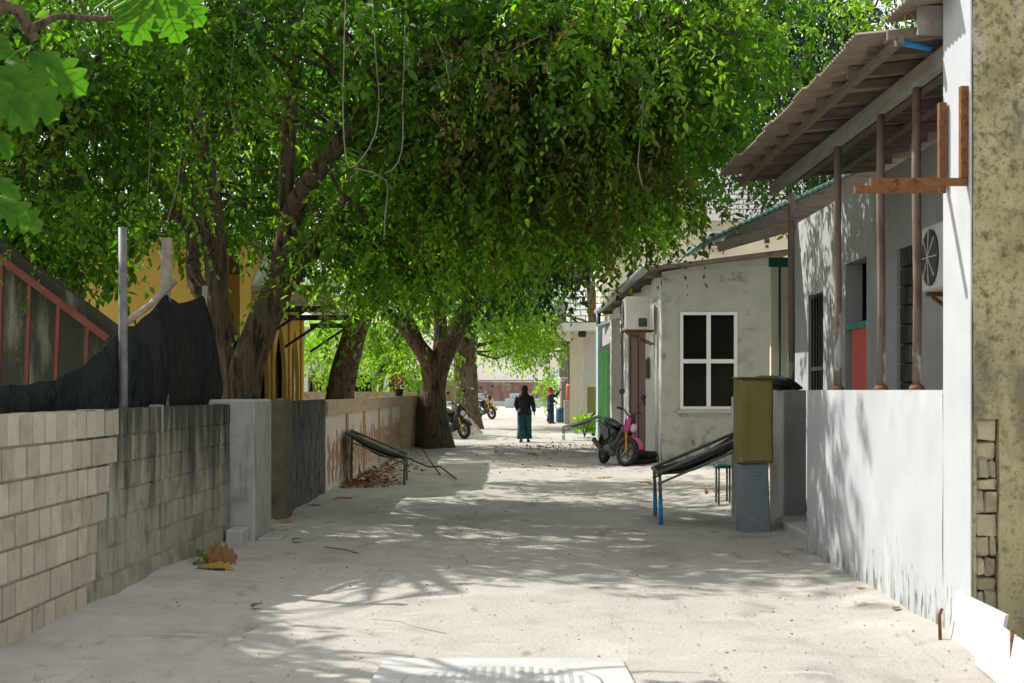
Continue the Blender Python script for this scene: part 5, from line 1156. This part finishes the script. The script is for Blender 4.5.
for i, (x, y, L, m_, lb) in enumerate([(262, 607, .11, m_dryleaf, 'single pale orange leaf on the shaded sand at lower left'), (279, 522, .18, m_dryleafy, 'yellow leaf at the foot of the black stained wall'), (303, 541, .12, m_dryleaf, 'small brown leaf right of the grey gate pier'),
                                      (312, 508, .24, m_dryleaf, 'brown leaf by the black stained wall beyond the yellow one'), (352, 500, .28, m_dryleaf, 'spiky brown leaf under the left net seat'), (857, 591, .10, m_dryleafy, 'small tan leaf at the base of the white wall'),
                                      (899, 611, .08, m_dryleaf, 'tiny brown leaf near the white wall foot'), (178, 575, .12, m_dryleaf, 'small rusty leaf left of the curled big leaf'), (315, 487, .2, m_dryleaf, 'brown leaf at the end of the black stained wall'),
                                      (527, 455, .3, m_dryleaf, 'brown leaf in the sunny patch mid street'), (612, 479, .3, m_dryleafy, 'tan leaf before the pink motorcycle'), (640, 484, .2, m_dryleaf, 'brown leaf between the motorcycle and the right net seat')]):
    g = G(x, y); mb = MB(); dry(mb, (g.x, g.y, .03), L, random.uniform(0, 6.28)); tag(build('fallen_leaf', mb, m_, loc=g), lb, 'leaf', 'fallen leaves on the sand')
tagged_tube('fallen_branch', [G(392, 468)+Vector((0, 0, .06)), G(408, 464)+Vector((0, 0, .12)), G(428, 470)+Vector((0, 0, .06)), G(440, 472)+Vector((0, 0, .10)), G(456, 480)+Vector((0, 0, .02))], .015, m_bark, 'crooked bare branch lying on the sand right of the left net seat', 'branch', n=7)
tagged_tube('fallen_branch', [G(440, 476)+Vector((0, 0, .03)), G(430, 466)+Vector((0, 0, .10)), G(422, 458)+Vector((0, 0, .22))], .014, m_bark, 'thin upright twig crossing the crooked bare branch', 'branch', n=6)
tagged_tube('fallen_branch', [G(372, 622)+Vector((0, 0, .02)), G(400, 625)+Vector((0, 0, .022)), G(415, 629)+Vector((0, 0, .012)), G(446, 636)+Vector((0, 0, .015))], .0022, m_vine, 'long thin twig lying in the sunny sand at the front', 'branch', n=6)
tagged_tube('fallen_branch', [G(193, 572)+Vector((0, 0, .02)), G(225, 571)+Vector((0, 0, .015))], .012, m_bark, 'short brown stick beside the yellow leaf by the wall', 'branch', n=6)
tagged_tube('fallen_branch', [G(325, 549)+Vector((0, 0, .02)), G(345, 553)+Vector((0, 0, .03)), G(358, 555)+Vector((0, 0, .015))], .005, m_bark, 'small dark twig in the shade left of the street middle', 'branch', n=6)
rr = np.random.default_rng(21)
def litter(name, label, n, fn, mat, s0, s1, seed):
    r = np.random.default_rng(seed); p = np.array([fn(r) for _ in range(n)]); d = nrm(np.stack([r.normal(0, 1, n), r.normal(0, 1, n), r.uniform(-.1, .25, n)], 1))
    ln = r.uniform(s0, s1, n); o = leaf_object(name, mat, p, d, ln, ln*.5, r.random(n), None, r); tag(o, label, 'leaf litter', kind='stuff'); return o
def f1(r): y = 22.5+abs(r.normal(0, 5)); return (-2.62+abs(r.normal(0, .35))+.0*y, y, .02+.02*r.random())
litter('leaf_litter', 'brown dry leaf litter gathered along the painted wall', 420, f1, m_dryleaf, .04, .14, 1)
def f2(r): y = 26+abs(r.normal(0, 11)); return (r.normal(.9, .9), y, .015+.02*r.random())
litter('leaf_litter', 'scattered green and brown leaves on the middle of the street', 240, f2, m_leafbrown, .03, .07, 2)
def f3(r): return (r.uniform(-2.5, 2.5), r.uniform(7.6, 22), .006+.01*r.random())
litter('leaf_litter', 'tiny leaf crumbs spread thinly over the near sand', 620, f3, m_dryleaf, .006, .032, 3)
def f4(r): return (r.normal(1.0, .8), r.normal(38.5, 1.2), .02+.04*r.random())
litter('leaf_litter', 'heaped brown leaves behind the walking woman on the right', 260, f4, m_dryleaf, .04, .10, 4)
# grit and pebbles
mb = MB()
for i in range(900):
    y = 7.6+22*random.random()**2; x = random.uniform(-2.6, 2.6); s_ = random.uniform(.002, .0085)*(1.4 if abs(x) > 2.1 else 1); z = gh(x, y)+.004
    mb.add([(x-s_, y, z), (x+s_, y+s_*.3, z), (x, y+s_, z), (x, y-s_, z+.002), (x, y+.1*s_, z+s_*1.1)], [(0, 3, 4), (3, 1, 4), (1, 2, 4), (2, 0, 4)])
tag(build('gravel', mb, m_stone), 'fine stone grit scattered over the sand', 'gravel', kind='stuff')
